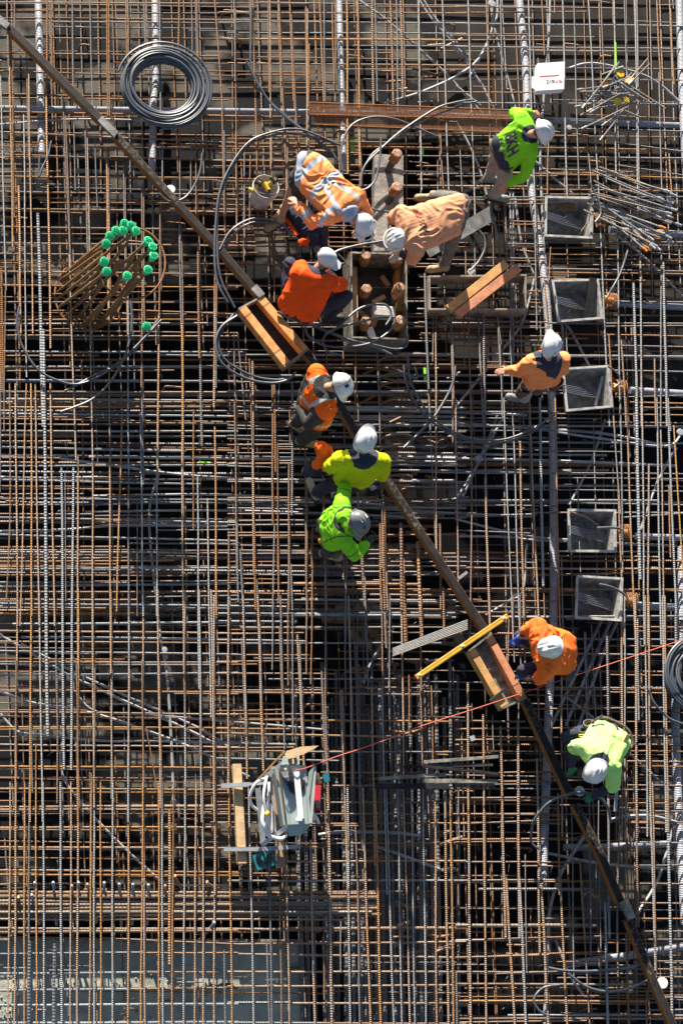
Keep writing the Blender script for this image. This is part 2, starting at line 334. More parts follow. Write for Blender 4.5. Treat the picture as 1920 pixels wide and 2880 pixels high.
V(0, 2240, '''72 -100 58 1600 9 t;112 -100 100 1600 11 t;172 -100 168 1600 9 r;205 -100 200 1000 11 g;250 -100 253 1600 9 r;298 -100 305 1600 11 g;418 -100 427 1600 12 g;490 -100 485 1600 9 t;538 -100 532 1600 12 t;632 -100 615 1600 9 r;650 -100 651 1600 10 g;695 -100 694 1600 9 r;778 -100 776 1600 11 g;887 -100 882 1600 11 t;990 130 1000 1600 10 t;985 -100 970 1600 9 r
1093 -100 1096 1600 10 r;1118 -100 1122 1600 11 g;1196 -100 1186 1600 9 r;1275 -100 1266 1600 11 g;1352 -100 1340 1600 10 t;1396 -100 1400 1600 11 t;1480 -100 1475 1600 11 t;378 1015 372 1600 20 w;205 1000 200 1600 20 w;1545 1060 1552 1600 9 w'''.replace('\n', ';'))
V(640, 0, '''43 -60 52 560 10 g;55 60 60 1600 8 r;150 -60 160 300 9 t;172 -60 200 1000 13 r;200 900 210 1600 9 t;280 -60 286 640 10 r;290 -60 303 1568 10 t;345 80 372 560 9 r;352 -60 385 780 11 r;385 780 412 1340 9 t;425 -60 455 700 12 r;440 100 490 1200 9 t;537 60 548 720 10 r;550 60 548 1568 10 t;562 300 558 720 9 r;630 -60 662 700 12 r;642 300 672 960 9 r;664 -60 672 700 9 g;720 20 735 580 10 r;742 20 740 700 9 t;820 -60 828 1200 12 r;893 -60 916 1260 12 r
995 -60 1004 720 16 t;1012 -60 1030 700 9 g;1118 -60 1140 720 15 r;1160 -60 1175 950 9 g;1190 -60 1205 680 15 t;1315 -60 1335 1310 10 g;1475 -60 1522 1310 10 g;1465 920 1485 1300 9 t;1445 1100 1445 1320 7 g'''.replace('\n', ';'))
V(600, 400, '''75 -80 82 600 9 g;155 -80 165 700 11 t;213 60 217 780 10 g;255 90 250 560 8 t;345 90 340 500 8 t;400 -80 405 600 9 t;495 -80 505 450 11 r;512 -80 510 600 10 t;570 -80 585 200 11 r;585 -80 600 250 9 t;645 -80 650 120 9 r;425 620 420 1100 9 r;780 560 788 740 12 g;570 700 590 850 9 t;860 -80 870 200 10 r;1000 -80 1016 700 11 r;10 760 8 1568 9 r;28 760 22 1200 9 t'''.replace('\n', ';'))
V(1280, 0, '''85 -60 135 1480 10 g;210 -60 232 760 9 t;232 900 250 1500 8 t;307 -60 324 750 9 g;500 -60 552 1568 10 g;567 400 570 480 8 t;590 -60 612 380 8 r;683 -60 683 90 9 t;735 -60 768 1350 11 g;910 -60 985 1320 10 g;1085 0 1086 160 9 r;1090 -60 1106 1260 11 g;1160 -60 1185 800 8 g;1233 -60 1258 1568 11 g;1246 -60 1270 1568 9 g;1335 -60 1352 620 9 g;1385 0 1412 560 11 r;1400 500 1420 1320 10 g;1480 60 1503 580 11 r;1490 -60 1500 60 8 g
640 980 632 1340 9 t;812 -60 850 1300 9 g;1000 -60 1020 500 8 g;30 1000 45 1320 8 g;915 1050 935 1330 9 g;1470 1060 1490 1340 12 r;1030 700 1040 1330 8 t'''.replace('\n', ';'))
V(1280, 560, '''130 -60 140 800 8 g;65 280 70 520 8 t;245 -60 262 460 7 t;345 60 350 560 7 g;545 -60 560 900 10 g;610 535 640 900 12 r;655 330 645 560 8 t;985 -60 1060 1568 11 g;1115 220 1135 1568 10 g;1225 580 1250 1568 17 w;1270 330 1280 1568 12 g;1418 300 1412 1568 10 g;1430 430 1455 1568 17 g;1250 1200 1255 1568 8 g;1055 930 1090 1568 12 r;1140 970 1175 1568 12 t;1370 1100 1380 1568 13 t;1465 1420 1480 1600 14 g
85 780 110 1568 8 g;155 780 190 1568 8 g;195 780 205 1568 12 t;305 1000 322 1500 9 g;375 900 395 1568 8 g;450 900 470 1568 8 g;760 850 775 1160 9 g;290 780 315 1000 7 g'''.replace('\n', ';'))
V(1280, 1160, '''2 -100 18 1300 10 t;108 -100 112 700 12 t;112 700 100 1600 10 t;190 -100 215 600 12 g;205 450 240 1568 14 t;332 -100 398 1600 9 g;398 80 445 1600 9 g;445 200 470 1500 13 t;508 -100 575 1500 12 t;580 -100 605 1200 18 g;600 700 612 1400 8 r;685 -100 720 1500 12 r;730 1000 740 1500 9 g;840 450 860 1100 8 g;1080 -100 1135 700 10 g;1120 500 1160 1600 12 t;1135 -100 1150 1100 10 g;1172 -100 1240 1600 12 t;1245 -100 1270 1150 20 w;1283 -100 1300 1600 12 g;1330 360 1325 1600 13 t;1385 -100 1415 1600 12 g;1412 120 1440 1600 10 t;1462 -100 1525 1600 15 g;1470 500 1480 1000 11 r;1502 90 1580 1300 11 r'''.replace('\n', ';'))
V(1280, 1700, '''235 -60 240 120 10 t;368 100 362 520 9 r;395 -60 405 400 9 g;470 -60 480 500 13 t;442 -60 450 450 10 g;890 190 905 800 14 g;935 140 965 770 8 g;1042 210 1050 900 16 g;730 500 735 1600 12 t;762 500 775 860 8 g;1145 -60 1145 1600 14 t;1162 -60 1170 1600 9 g;1235 -60 1250 1600 15 t;1253 100 1262 800 14 g;1305 -60 1320 1600 11 g;1328 -60 1345 1600 13 t;1425 -60 1450 1568 12 g;1440 -60 1463 1568 12 t;1515 60 1525 560 18 g
85 540 95 2100 14 t;190 760 205 2300 13 t;255 760 262 1000 7 g;310 840 345 2300 15 t;430 790 440 2300 16 t;560 1060 580 2400 14 t;705 1300 715 2000 13 t;1095 1200 1105 1420 9 g;985 1350 985 1800 7 g;920 1300 930 1800 9 g;1050 1300 1060 2300 14 g;20 1250 25 1600 8 g'''.replace('\n', ';'))
V(1280, 2240, '''90 0 105 1600 15 t;200 100 212 1600 13 t;350 560 410 1600 14 t;440 560 485 1600 14 g;590 600 640 1600 15 t;718 500 770 1600 13 t;857 430 892 1000 14 t;870 570 925 1600 10 t;1030 730 1050 1600 17 g;1175 940 1195 1600 15 t;1245 0 1258 900 14 t;1338 0 1375 1200 12 g;1355 -100 1382 1250 11 t;1460 -100 1490 1600 17 g;800 100 815 1300 9 g;920 0 930 1100 10 g;990 300 1000 1300 8 g;1055 0 1050 800 12 g;1130 0 1110 1000 10 g;1175 0 1172 800 8 g;5 1200 10 1600 12 g;1315 1330 1318 1600 10 t;480 400 490 1200 7 g'''.replace('\n', ';'))
V(640, 960, '''45 -60 52 400 9 t;48 400 65 1600 10 t;68 -60 125 540 10 g;150 120 170 700 9 t;172 130 182 1600 14 t;308 270 312 1250 13 r;322 270 330 900 12 t;345 700 345 1568 8 r;360 220 345 480 8 g;422 850 425 1600 12 t;445 280 442 1200 14 g;425 450 430 700 8 r;533 700 540 1250 12 t;548 900 545 1568 10 t;580 1300 580 1568 9 r;795 70 805 700 9 t;680 70 690 450 9 r;880 70 875 600 9 t;1028 60 1065 1110 11 g;1062 1000 1062 1568 9 t;1080 1120 1082 1600 16 t;1188 1250 1200 1568 16 r;890 980 925 1568 14 t;1365 -60 1395 620 14 g;1395 620 1440 1568 9 g;1430 -60 1440 1568 11 t;1548 -60 1550 700 14 t;655 900 670 1568 14 t;1310 1380 1312 1600 14 t;1215 1500 1218 1600 10 r'''.replace('\n', ';'))
V(600, 1700, '''5 -60 10 2000 12 t;105 -60 103 1300 11 t;95 340 112 1200 10 r;205 -60 232 1200 12 t;195 230 225 900 9 g;305 -60 345 1150 13 t;320 130 345 1060 9 g;462 -60 490 1000 11 g;455 150 480 800 9 t;578 210 635 1300 13 t;595 260 625 1000 8 g;645 -60 640 480 10 t;680 -60 670 550 9 r;745 460 775 1100 12 g;775 -60 770 800 10 t;768 600 795 1400 11 t;905 -60 912 700 9 g;878 590 925 2000 12 t;890 590 905 1300 9 g;930 -60 960 1250 12 t;985 660 1030 1700 9 g;990 -60 992 500 7 t;1045 -60 1065 600 9 g;1090 570 1112 1800 12 t;1158 -60 1165 560 10 t;1162 560 1195 2000 10 g;1180 20 1190 300 14 t;1215 -60 1210 700 9 g;1292 -60 1310 1200 12 t;1320 0 1330 280 14 r;1430 -60 1430 600 14 r;1425 560 1440 1300 11 t;1500 560 1510 1070 9 r;1345 480 1345 900 9 r;1240 600 1260 1400 8 g;410 -60 405 450 9 g;545 60 548 900 9 g;515 -60 515 560 9 r'''.replace('\n', ';'))
V(640, 2240, '''10 -60 30 1600 11 r;145 -60 180 1600 11 g;285 400 305 1600 11 g;405 300 425 1600 11 t;360 600 370 1600 9 t;570 300 602 1600 14 t;690 -60 718 1600 16 t;825 -60 845 1600 13 g;805 -60 830 350 10 t;880 200 910 1200 10 t;895 600 910 1568 10 g;930 -60 985 1600 13 t;1015 -60 1055 1600 14 r;1090 -60 1145 1600 12 g;1170 -60 1200 1600 9 g;1210 -60 1255 1600 12 t;1262 -60 1290 1600 9 g;1345 -60 1365 1600 12 g;1425 -60 1440 1600 11 t;1495 -60 1520 1600 13 t;1530 -60 1555 1600 11 r;270 1010 290 1600 9 w;660 960 665 1400 9 t;780 860 778 1200 9 g'''.replace('\n', ';'))
H(0, 0, '''-60 15 1640 25 10 t;-60 72 860 78 8 r;-60 125 800 128 8 r;350 152 1640 160 9 g;350 185 1500 200 9 g;330 262 1640 272 10 t;-60 365 600 375 8 r;340 370 1500 388 10 t;-60 488 800 515 10 t;760 510 1640 522 9 r;-60 645 480 660 10 t;340 655 1640 680 8 r;-60 768 1640 800 11 r;-60 905 1640 985 10 t;-60 975 340 985 8 r;-60 1062 900 1095 10 t;760 1080 1640 1112 10 t;-60 1190 420 1180 9 r;-60 1215 1640 1228 11 t;-60 1318 1640 1345 10 t;-60 1438 1640 1460 10 t;330 1460 570 1470 9 r;870 88 1640 92 9 g;900 260 1640 268 8 r;870 1230 1500 1240 8 r;780 430 1640 440 7 r;1300 210 1640 215 8 g'''.replace('\n', ';'))
H(0, 560, '''-60 65 1640 90 10 t;280 25 1500 30 8 r;-60 188 1640 215 10 t;260 240 1200 245 8 r;-60 300 1640 325 11 t;-60 375 1500 392 10 t;-60 498 1640 520 11 t;-60 595 1640 608 10 r;350 655 1640 620 8 r;30 710 1200 712 10 t;900 765 1640 795 11 r;-60 832 1400 830 10 r;30 905 1640 922 9 t;-60 940 1640 945 12 t;0 1050 1640 1058 14 g;0 1080 680 1078 11 r;30 1160 1640 1150 14 g;30 1185 1200 1180 10 t;-60 1248 1640 1255 13 g;0 1328 1500 1330 12 t;-60 1375 1640 1390 12 g;-60 1410 1000 1412 10 t;-60 1436 1450 1432 15 t;-60 1478 1640 1498 13 g;30 1500 900 1510 9 t;1100 1075 1640 1080 12 g;340 830 900 826 9 r;340 770 800 765 9 r;350 895 600 893 8 r'''.replace('\n', ';'))
H(0, 1120, '''0 8 1640 18 12 t;0 105 1640 128 13 g;0 130 620 132 10 t;0 178 615 184 11 t;0 225 1640 230 13 g;0 243 515 245 10 r;0 298 495 296 12 t;0 336 1280 366 14 g;360 348 900 350 9 g;1000 355 1640 362 12 t;0 412 415 414 10 t;0 468 1640 462 12 g;600 455 950 465 10 r;0 562 1380 592 13 g;650 545 1000 540 9 t;0 606 495 608 10 r;370 624 860 628 10 t;0 662 575 660 11 t;740 665 1000 668 9 r;0 692 1640 700 11 g;0 738 900 730 12 g;880 718 1640 722 11 g;0 798 640 800 12 t;0 822 1640 858 13 g;640 812 1100 806 10 t;600 850 1000 848 9 r;0 940 1640 985 13 g;0 965 790 974 10 t;0 1028 860 1024 12 r;0 1060 1640 1068 13 g;560 1045 1640 1050 9 t;0 1126 1200 1118 11 t;0 1148 800 1144 10 r;0 1162 1500 1158 10 t;0 1180 1640 1168 12 g;0 1220 1300 1224 9 t;0 1270 880 1272 14 w;0 1298 1640 1278 14 w;0 1335 930 1336 11 r;0 1387 945 1390 13 t;0 1415 1640 1432 13 w;0 1444 730 1448 11 r;0 1485 1020 1482 14 r;90 1556 1640 1545 14 w;880 1000 1640 1008 10 g;900 1200 1250 1205 9 r;1080 910 1640 905 9 g;1090 1262 1640 1258 10 g;1000 1370 1640 1360 10 g;640 1262 1300 1258 8 t;690 1100 900 1098 9 t'''.replace('\n', ';'))
H(0, 1700, '''0 182 1640 200 12 t;150 225 1640 242 15 w;0 255 1640 268 10 t;0 298 900 305 9 t;0 320 1640 345 11 g;0 372 860 378 8 r;0 396 1640 400 11 t;0 412 1500 415 10 g;0 488 1640 470 11 g;0 460 400 465 9 r;0 590 500 592 9 r;0 600 1640 602 11 t;1200 615 1640 618 10 t;0 742 1640 758 11 t;0 728 600 730 8 r;0 845 1640 852 11 r;0 862 1000 860 9 t;0 965 1640 985 11 t;0 1008 1640 1015 9 t;0 1116 1640 1128 12 r;0 1132 1640 1142 9 t;0 1270 1640 1276 11 t;0 1290 1640 1300 8 r;0 1395 1640 1392 11 t;0 1410 1000 1412 9 t;1450 1500 1640 1502 9 t'''.replace('\n', ';'))
H(0, 2240, '''0 72 1640 60 10 t;0 92 1640 88 8 t;0 215 1640 212 11 t;0 228 700 232 9 t;0 350 1640 357 11 t;0 365 500 368 8 t;0 508 1640 522 11 t;0 538 1640 546 10 r;0 660 2600 672 18 t;0 690 2600 698 22 g;0 722 2600 735 20 g;0 745 2590 752 18 g;0 772 2600 772 22 g;0 800 2560 797 18 t;0 822 2620 815 20 g;0 845 2500 850 12 t;0 910 1640 915 14 g;0 938 1640 925 16 g;0 968 800 982 11 r;700 975 1640 1018 11 t;0 1086 1000 1075 12 w;980 1078 1640 1078 12 r;25 1182 180 1182 11 w;340 1198 540 1200 11 w;0 1222 1100 1212 14 w;1000 1208 1500 1212 11 r;0 1338 1000 1328 14 w;890 1328 1640 1318 12 r;0 1440 1640 1432 15 w;0 1562 1640 1556 15 w;1220 1280 1400 1278 10 w'''.replace('\n', ';'))
H(640, 0, '''-60 22 560 25 8 t;840 45 1640 50 10 t;-60 85 1640 92 11 t;-60 150 1640 158 10 g;0 225 1640 232 10 g;0 270 1640 278 11 r;860 315 1640 318 10 g;0 435 1640 452 11 t;60 515 560 520 9 r;0 605 700 606 9 r;560 622 1640 635 11 t;380 645 700 638 8 r;60 408 160 412 9 r;0 800 500 805 10 r;320 912 1640 918 11 t;0 955 520 960 9 r;0 990 1400 990 11 r;420 975 1100 980 9 t;0 1110 720 1120 10 t;300 1062 520 1068 9 r;0 1150 200 1152 8 t;1020 490 1160 492 15 r;1020 128 1160 130 14 t;1020 365 1130 365 10 r;1300 1075 1640 1078 8 g;1300 1145 1470 1145 12 r;1300 1205 1470 1208 11 t;1310 1238 1470 1240 11 r;840 1055 900 1058 12 r;840 1140 915 1142 12 r;840 1210 915 1212 11 r;840 1240 915 1242 10 t'''.replace('\n', ';'))
H(600, 400, '''0 30 700 32 10 t;0 75 600 78 8 r;0 125 600 132 11 t;520 105 680 105 9 r;0 165 600 170 9 r;0 250 560 258 10 t;0 270 550 272 9 t;0 325 520 330 10 t;0 352 230 355 8 r;0 392 530 398 9 t;0 430 560 438 9 r;0 462 520 468 11 t;0 505 450 508 8 t;0 580 620 585 9 t;0 600 600 610 10 r;0 690 620 690 9 r;0 712 640 720 10 t;790 575 1080 580 9 t;790 610 1000 612 8 r;790 720 1080 722 10 t;780 690 1060 692 8 r;0 640 600 640 8 r;100 760 500 762 8 r;1400 1020 1568 1020 10 t;1400 860 1568 860 10 r;1420 930 1568 932 10 t;1400 1150 1568 1152 10 g;1410 1240 1568 1245 12 r;1420 1330 1568 1332 12 r'''.replace('\n', ';'))
H(1280, 0, '''0 42 640 55 9 g;0 88 900 80 10 r;0 160 1640 182 11 g;0 235 500 236 9 r;0 278 630 275 10 r;0 320 1640 338 10 g;520 350 1500 358 8 t;0 450 560 455 11 r;250 185 500 170 10 r;750 470 1640 478 9 g;500 545 1568 555 7 t;100 595 250 600 8 t;-60 635 735 638 11 r;0 706 1640 720 10 g;250 762 700 772 8 t;540 820 675 822 12 r;680 885 1640 908 11 g;680 935 880 938 12 r;0 1005 1310 1030 10 r;0 1075 1640 1090 10 g;600 1165 1220 1185 10 t;0 1150 400 1160 9 r;350 1190 1640 1230 11 r;0 1215 700 1212 8 t;0 1283 500 1285 10 r;550 1305 1600 1318 10 r;600 1338 1000 1340 9 t;100 1360 1640 1355 9 g;0 1375 900 1382 9 r;0 1408 800 1405 9 r;1110 985 1600 1050 10 g;1060 1130 1640 1220 10 g'''.replace('\n', ';'))
H(1280, 560, '''250 150 620 160 10 r;180 180 600 175 9 r;0 300 640 312 9 g;630 295 1640 298 11 g;0 330 640 328 12 r;640 338 1060 335 10 r;0 400 700 412 10 t;650 412 1640 415 8 r;0 460 520 465 8 g;620 480 1640 500 11 g;640 505 1640 518 10 r;500 540 760 541 10 t;680 550 1480 565 10 r;500 635 590 638 12 r;1020 705 1640 710 11 g;520 745 610 748 11 t;640 855 1640 858 11 g;1010 878 1640 872 10 t;0 838 640 850 9 r;0 880 640 888 10 t;0 935 640 945 9 r;680 925 1640 948 11 r;0 970 640 975 9 g;700 960 910 960 10 r;770 1005 1640 1020 10 g;0 1070 560 1075 14 g;760 1080 1640 1088 18 g;0 1165 560 1160 11 r;1080 1180 1640 1192 11 g;0 1215 380 1218 14 g;0 1320 320 1322 15 g;200 1325 640 1328 13 g;1200 1400 1640 1410 12 r;1250 1435 1640 1440 11 t;0 1465 700 1470 13 g;700 1480 1640 1490 10 t;1100 1365 1640 1350 9 g;640 1180 720 1180 12 g;0 1120 500 1125 8 r;0 1010 300 1015 8 r'''.replace('\n', ';'))
H(1280, 1160, '''0 38 1000 42 9 g;0 92 1640 98 15 g;0 125 1000 130 8 g;0 205 1640 212 15 g;0 288 1040 295 15 g;0 240 800 270 8 g;700 268 1140 272 8 g;0 400 1055 398 15 g;120 410 1640 425 9 g;700 450 1640 458 8 g;100 510 1200 505 14 w;340 530 1640 545 9 g;0 605 1400 608 15 w;850 625 1640 640 10 w;0 640 700 645 10 g;0 718 560 702 15 w;520 690 1640 692 12 g;10 812 560 835 9 g;0 960 640 975 15 t;640 990 1400 998 15 t;0 1000 640 1018 14 g;640 1022 1640 1025 14 t;0 1028 560 1035 9 g;0 1070 1640 1082 13 t;0 1130 1640 1098 14 t;60 1290 180 1290 9 t;100 1215 1640 1220 10 t;0 1305 700 1300 10 t;0 1335 640 1350 8 g;280 1408 1640 1405 13 g;0 1375 500 1380 8 t;1150 850 1230 855 12 g;1150 725 1640 690 13 g'''.replace('\n', ';'))
H(1280, 1700, '''240 85 640 90 13 g;760 100 1640 112 14 g;290 200 520 202 15 t;1250 155 1640 158 11 t;1250 185 1640 190 12 t;0 60 220 58 9 t;350 350 520 352 9 t;790 240 1640 245 12 g;1060 285 1640 290 10 t;790 340 1640 352 13 g;800 460 1640 468 14 t;1060 485 1640 490 9 r;680 575 1640 580 14 t;1060 605 1640 618 11 r;500 625 1040 630 9 t;530 720 1640 712 12 t;1060 738 1640 748 10 t;0 720 190 715 12 t;0 800 480 808 13 t;1100 808 1640 812 9 r;0 860 520 850 12 t;660 855 860 850 12 t;0 935 560 930 13 t;1150 905 1640 910 10 t;0 968 530 968 14 r;1150 965 1640 968 12 t;1150 1010 1640 1015 9 r;300 1078 600 1072 13 t;1100 1080 1640 1085 13 t;300 1160 650 1155 12 r;1150 1115 1640 1118 9 r;0 1225 650 1218 13 r;0 1240 650 1238 9 g;1180 1245 1640 1250 10 t;0 1335 690 1328 13 t;0 1350 560 1352 11 t;1100 1370 1640 1372 9 r;0 1445 640 1442 13 t;0 1500 740 1510 13 t;0 1460 400 1470 9 r;1080 1495 1640 1500 10 t;1000 1420 1640 1425 9 g'''.replace('\n', ';'))
H(1280, 2240, '''0 122 700 128 11 t;0 190 760 158 12 t;0 298 830 290 13 t;0 315 600 312 9 t;0 452 860 455 12 t;460 480 760 482 11 t;0 580 780 575 12 g;0 592 960 585 13 r;160 640 950 640 16 t;960 722 1030 722 11 r;620 842 1030 838 10 t;0 890 970 890 20 t;0 992 1040 968 13 t;200 985 1035 962 10 t;1290 985 1640 985 9 t;0 1110 640 1092 13 t;280 1100 1040 1070 12 r;700 1140 1200 1135 9 r;0 1208 640 1210 12 t;280 1222 1220 1190 10 t;1100 1190 1640 1192 10 t;0 1292 1310 1295 12 t;700 1250 1250 1248 10 t;0 1410 1340 1412 13 t;0 1422 1340 1432 9 r;1340 1385 1640 1388 12 g;0 1380 1640 1370 8 r;360 1508 1640 1510 12 g;0 1532 1640 1530 10 t;0 1558 900 1545 12 t;1220 45 1640 50 9 r;1130 95 1640 92 8 t;1140 180 1640 190 10 r;1250 315 1640 322 11 g;1250 475 1640 472 9 g;1250 600 1640 605 10 t;1260 735 1640 740 11 t;1260 842 1640 842 12 r;1280 930 1640 930 10 t;1380 1135 1640 1135 9 g;1380 1245 1640 1245 9 t;1200 1475 1640 1470 12 g'''.replace('\n', ';'))
H(640, 960, '''0 75 130 76 13 t;0 95 1568 98 14 g;0 150 180 152 10 t;110 160 1640 160 9 t;0 235 1568 238 15 g;0 282 440 280 12 t;0 345 1540 345 15 g;0 410 430 418 10 t;0 450 440 468 12 w;0 500 430 512 10 t;350 470 520 470 10 g;740 455 1640 460 16 g;0 520 130 515 12 t;700 515 1640 520 16 g;0 580 440 590 12 t;0 600 400 612 9 g;700 575 1640 582 16 g;700 630 1640 625 8 g;0 650 560 655 9 g;0 715 780 712 13 t;350 728 1500 730 9 g;0 672 450 690 12 g;0 770 640 772 9 g;350 800 620 800 14 w;350 825 700 826 12 w;1080 768 1640 775 16 g;1080 795 1640 800 18 g;0 845 1000 842 13 t;0 860 400 870 10 g;1080 850 1640 858 14 g;1080 890 1640 895 16 g;0 955 560 960 13 t;0 968 560 975 12 g;960 965 1640 972 16 g;1000 1000 1640 1005 15 g;0 1080 1020 1078 12 t;0 1098 1060 1098 13 g;1060 1100 1640 1110 16 g;0 1128 600 1130 14 w;0 1150 560 1160 12 g;700 1145 1640 1150 14 g;0 1190 640 1192 11 t;1080 1185 1640 1190 14 g;0 1238 640 1235 13 t;1000 1220 1640 1218 9 g;0 1268 640 1265 12 w;0 1320 640 1318 11 t;0 1340 720 1338 13 t;1080 1335 1640 1330 12 t;230 1358 650 1356 12 r;0 1440 640 1445 12 t;1100 1440 1280 1442 15 r;0 1465 640 1462 10 g;930 1440 1060 1440 12 g;1060 1485 1640 1490 11 g;1060 1465 1240 1468 9 g;0 1545 1640 1550 12 t;960 1500 1060 1500 9 g'''.replace('\n', ';'))
H(600, 1700, '''0 15 500 18 12 t;0 62 1290 72 11 g;400 75 1640 78 12 w;700 88 1640 90 10 t;0 115 570 120 13 g;190 160 1640 158 9 g;0 200 240 200 11 t;1200 192 1430 195 12 t;0 245 630 255 15 g;0 268 1568 266 10 g;0 345 660 350 11 t;280 372 1480 380 9 g;0 395 700 385 11 t;120 415 300 412 9 r;0 475 840 478 11 t;380 515 1290 513 10 w;0 592 780 590 11 t;940 572 1430 575 11 t;0 605 1430 622 12 t;990 605 1568 602 10 g;0 735 470 725 9 r;0 755 760 755 9 t;0 790 1640 808 11 r;0 855 525 858 11 r;0 885 1300 915 12 t;0 988 560 985 10 r;0 1005 900 1020 12 t;0 1060 860 1078 12 g;630 1015 1640 1018 11 g;0 1125 300 1130 9 r;740 1158 1430 1160 10 t;820 1250 1640 1252 12 t;0 1250 120 1252 10 t;780 1365 1640 1362 11 t;220 1335 320 1335 8 t;780 1445 1640 1445 12 t;0 1445 200 1448 10 t;0 1505 120 1508 10 t;660 1525 1100 1528 11 t;0 1360 120 1360 9 t'''.replace('\n', ';'))
H(640, 2240, '''700 42 1640 42 10 t;700 122 1640 122 11 t;580 188 1640 185 12 r;0 178 200 180 9 t;580 325 1640 320 11 t;420 350 690 352 10 r;400 448 1640 445 12 t;0 455 420 452 9 t;0 530 740 530 10 r;0 580 1640 580 11 g;420 660 1200 655 12 t;0 912 240 920 14 w;170 915 420 918 16 w;420 912 1640 908 18 w;0 1020 1640 1000 12 t;0 1085 1640 1112 12 t;0 1208 1640 1210 12 t;0 1310 1640 1300 12 t;0 1422 440 1420 16 w;440 1425 1640 1425 12 t;0 1558 640 1562 14 w;640 1562 1640 1565 12 t;1140 970 1280 970 14 r;900 370 1060 380 14 r;900 430 1060 430 14 t'''.replace('\n', ';'))

V(640, 1480, """5 20 2 330 6 t;38 -10 42 300 6 g;50 90 62 330 7 g;105 -10 110 330 8 r;115 210 125 460 7 g;185 -10 178 330 6 g;198 20 200 300 6 r;210 310 212 460 6 r;242 -10 240 330 9 t;250 150 255 330 6 g;308 -10 312 330 7 t;335 -10 330 330 6 r;385 100 388 330 10 t;458 120 455 210 9 t;468 120 463 460 7 g;528 100 540 330 10 t;540 200 542 460 6 g;600 -10 604 330 8 t;612 -10 618 330 10 t;683 -10 685 330 12 t;690 190 700 460 12 t;748 60 765 460 13 t;835 -10 838 330 8 t;848 240 852 460 9 t;625 180 630 330 7 g""", 1.4)
H(640, 1480, """0 40 360 40 6 t;130 46 370 42 7 t;420 35 500 40 6 g;560 38 680 38 8 t;0 75 280 78 6 g;190 94 730 98 10 t;0 103 420 104 6 g;0 122 380 120 10 g;550 110 896 108 7 t;0 158 600 160 8 g;225 165 520 168 9 t;0 140 200 140 5 r;640 140 896 140 6 t;0 190 520 195 6 g;380 214 700 214 8 g;0 228 600 220 7 t;250 228 760 230 11 t;0 226 145 228 9 g;300 245 896 250 6 r;0 262 420 270 6 r;0 290 896 292 7 g;290 286 830 300 9 t;0 316 230 318 9 g;0 345 896 342 8 g;350 357 896 360 9 g;180 345 560 350 7 w;0 376 270 378 9 g;50 398 760 396 6 g;0 425 300 420 6 t;0 408 500 405 5 r;0 205 200 210 5 r;600 325 896 328 6 t;420 180 896 182 8 g;560 270 896 272 9 t""", 1.4)
V(1120, 760, """165 20 190 750 12 w;190 700 197 900 8 g;235 250 238 900 8 t;218 260 215 575 7 g;330 260 350 900 14 g;345 430 350 900 7 t;405 290 415 620 6 t;438 260 455 900 9 t;500 260 528 900 8 g;535 260 545 900 14 g;622 260 650 750 8 g;700 90 718 750 7 g;768 290 772 560 8 t""", 2.24)
H(1120, 760, """120 242 200 244 10 w;130 125 190 127 10 r;140 328 210 330 10 w;140 398 230 398 10 r;135 428 896 455 8 g;230 402 640 412 6 r;100 355 500 362 6 r;180 300 620 318 7 r;200 320 896 330 7 g;230 432 620 465 6 r;0 528 896 532 14 g;110 592 700 602 7 g;60 598 660 615 6 t;0 662 660 664 14 g;0 762 896 760 14 g;270 345 896 352 7 g;0 700 500 705 8 g;0 820 700 826 9 g;240 380 720 386 6 r""", 2.24)

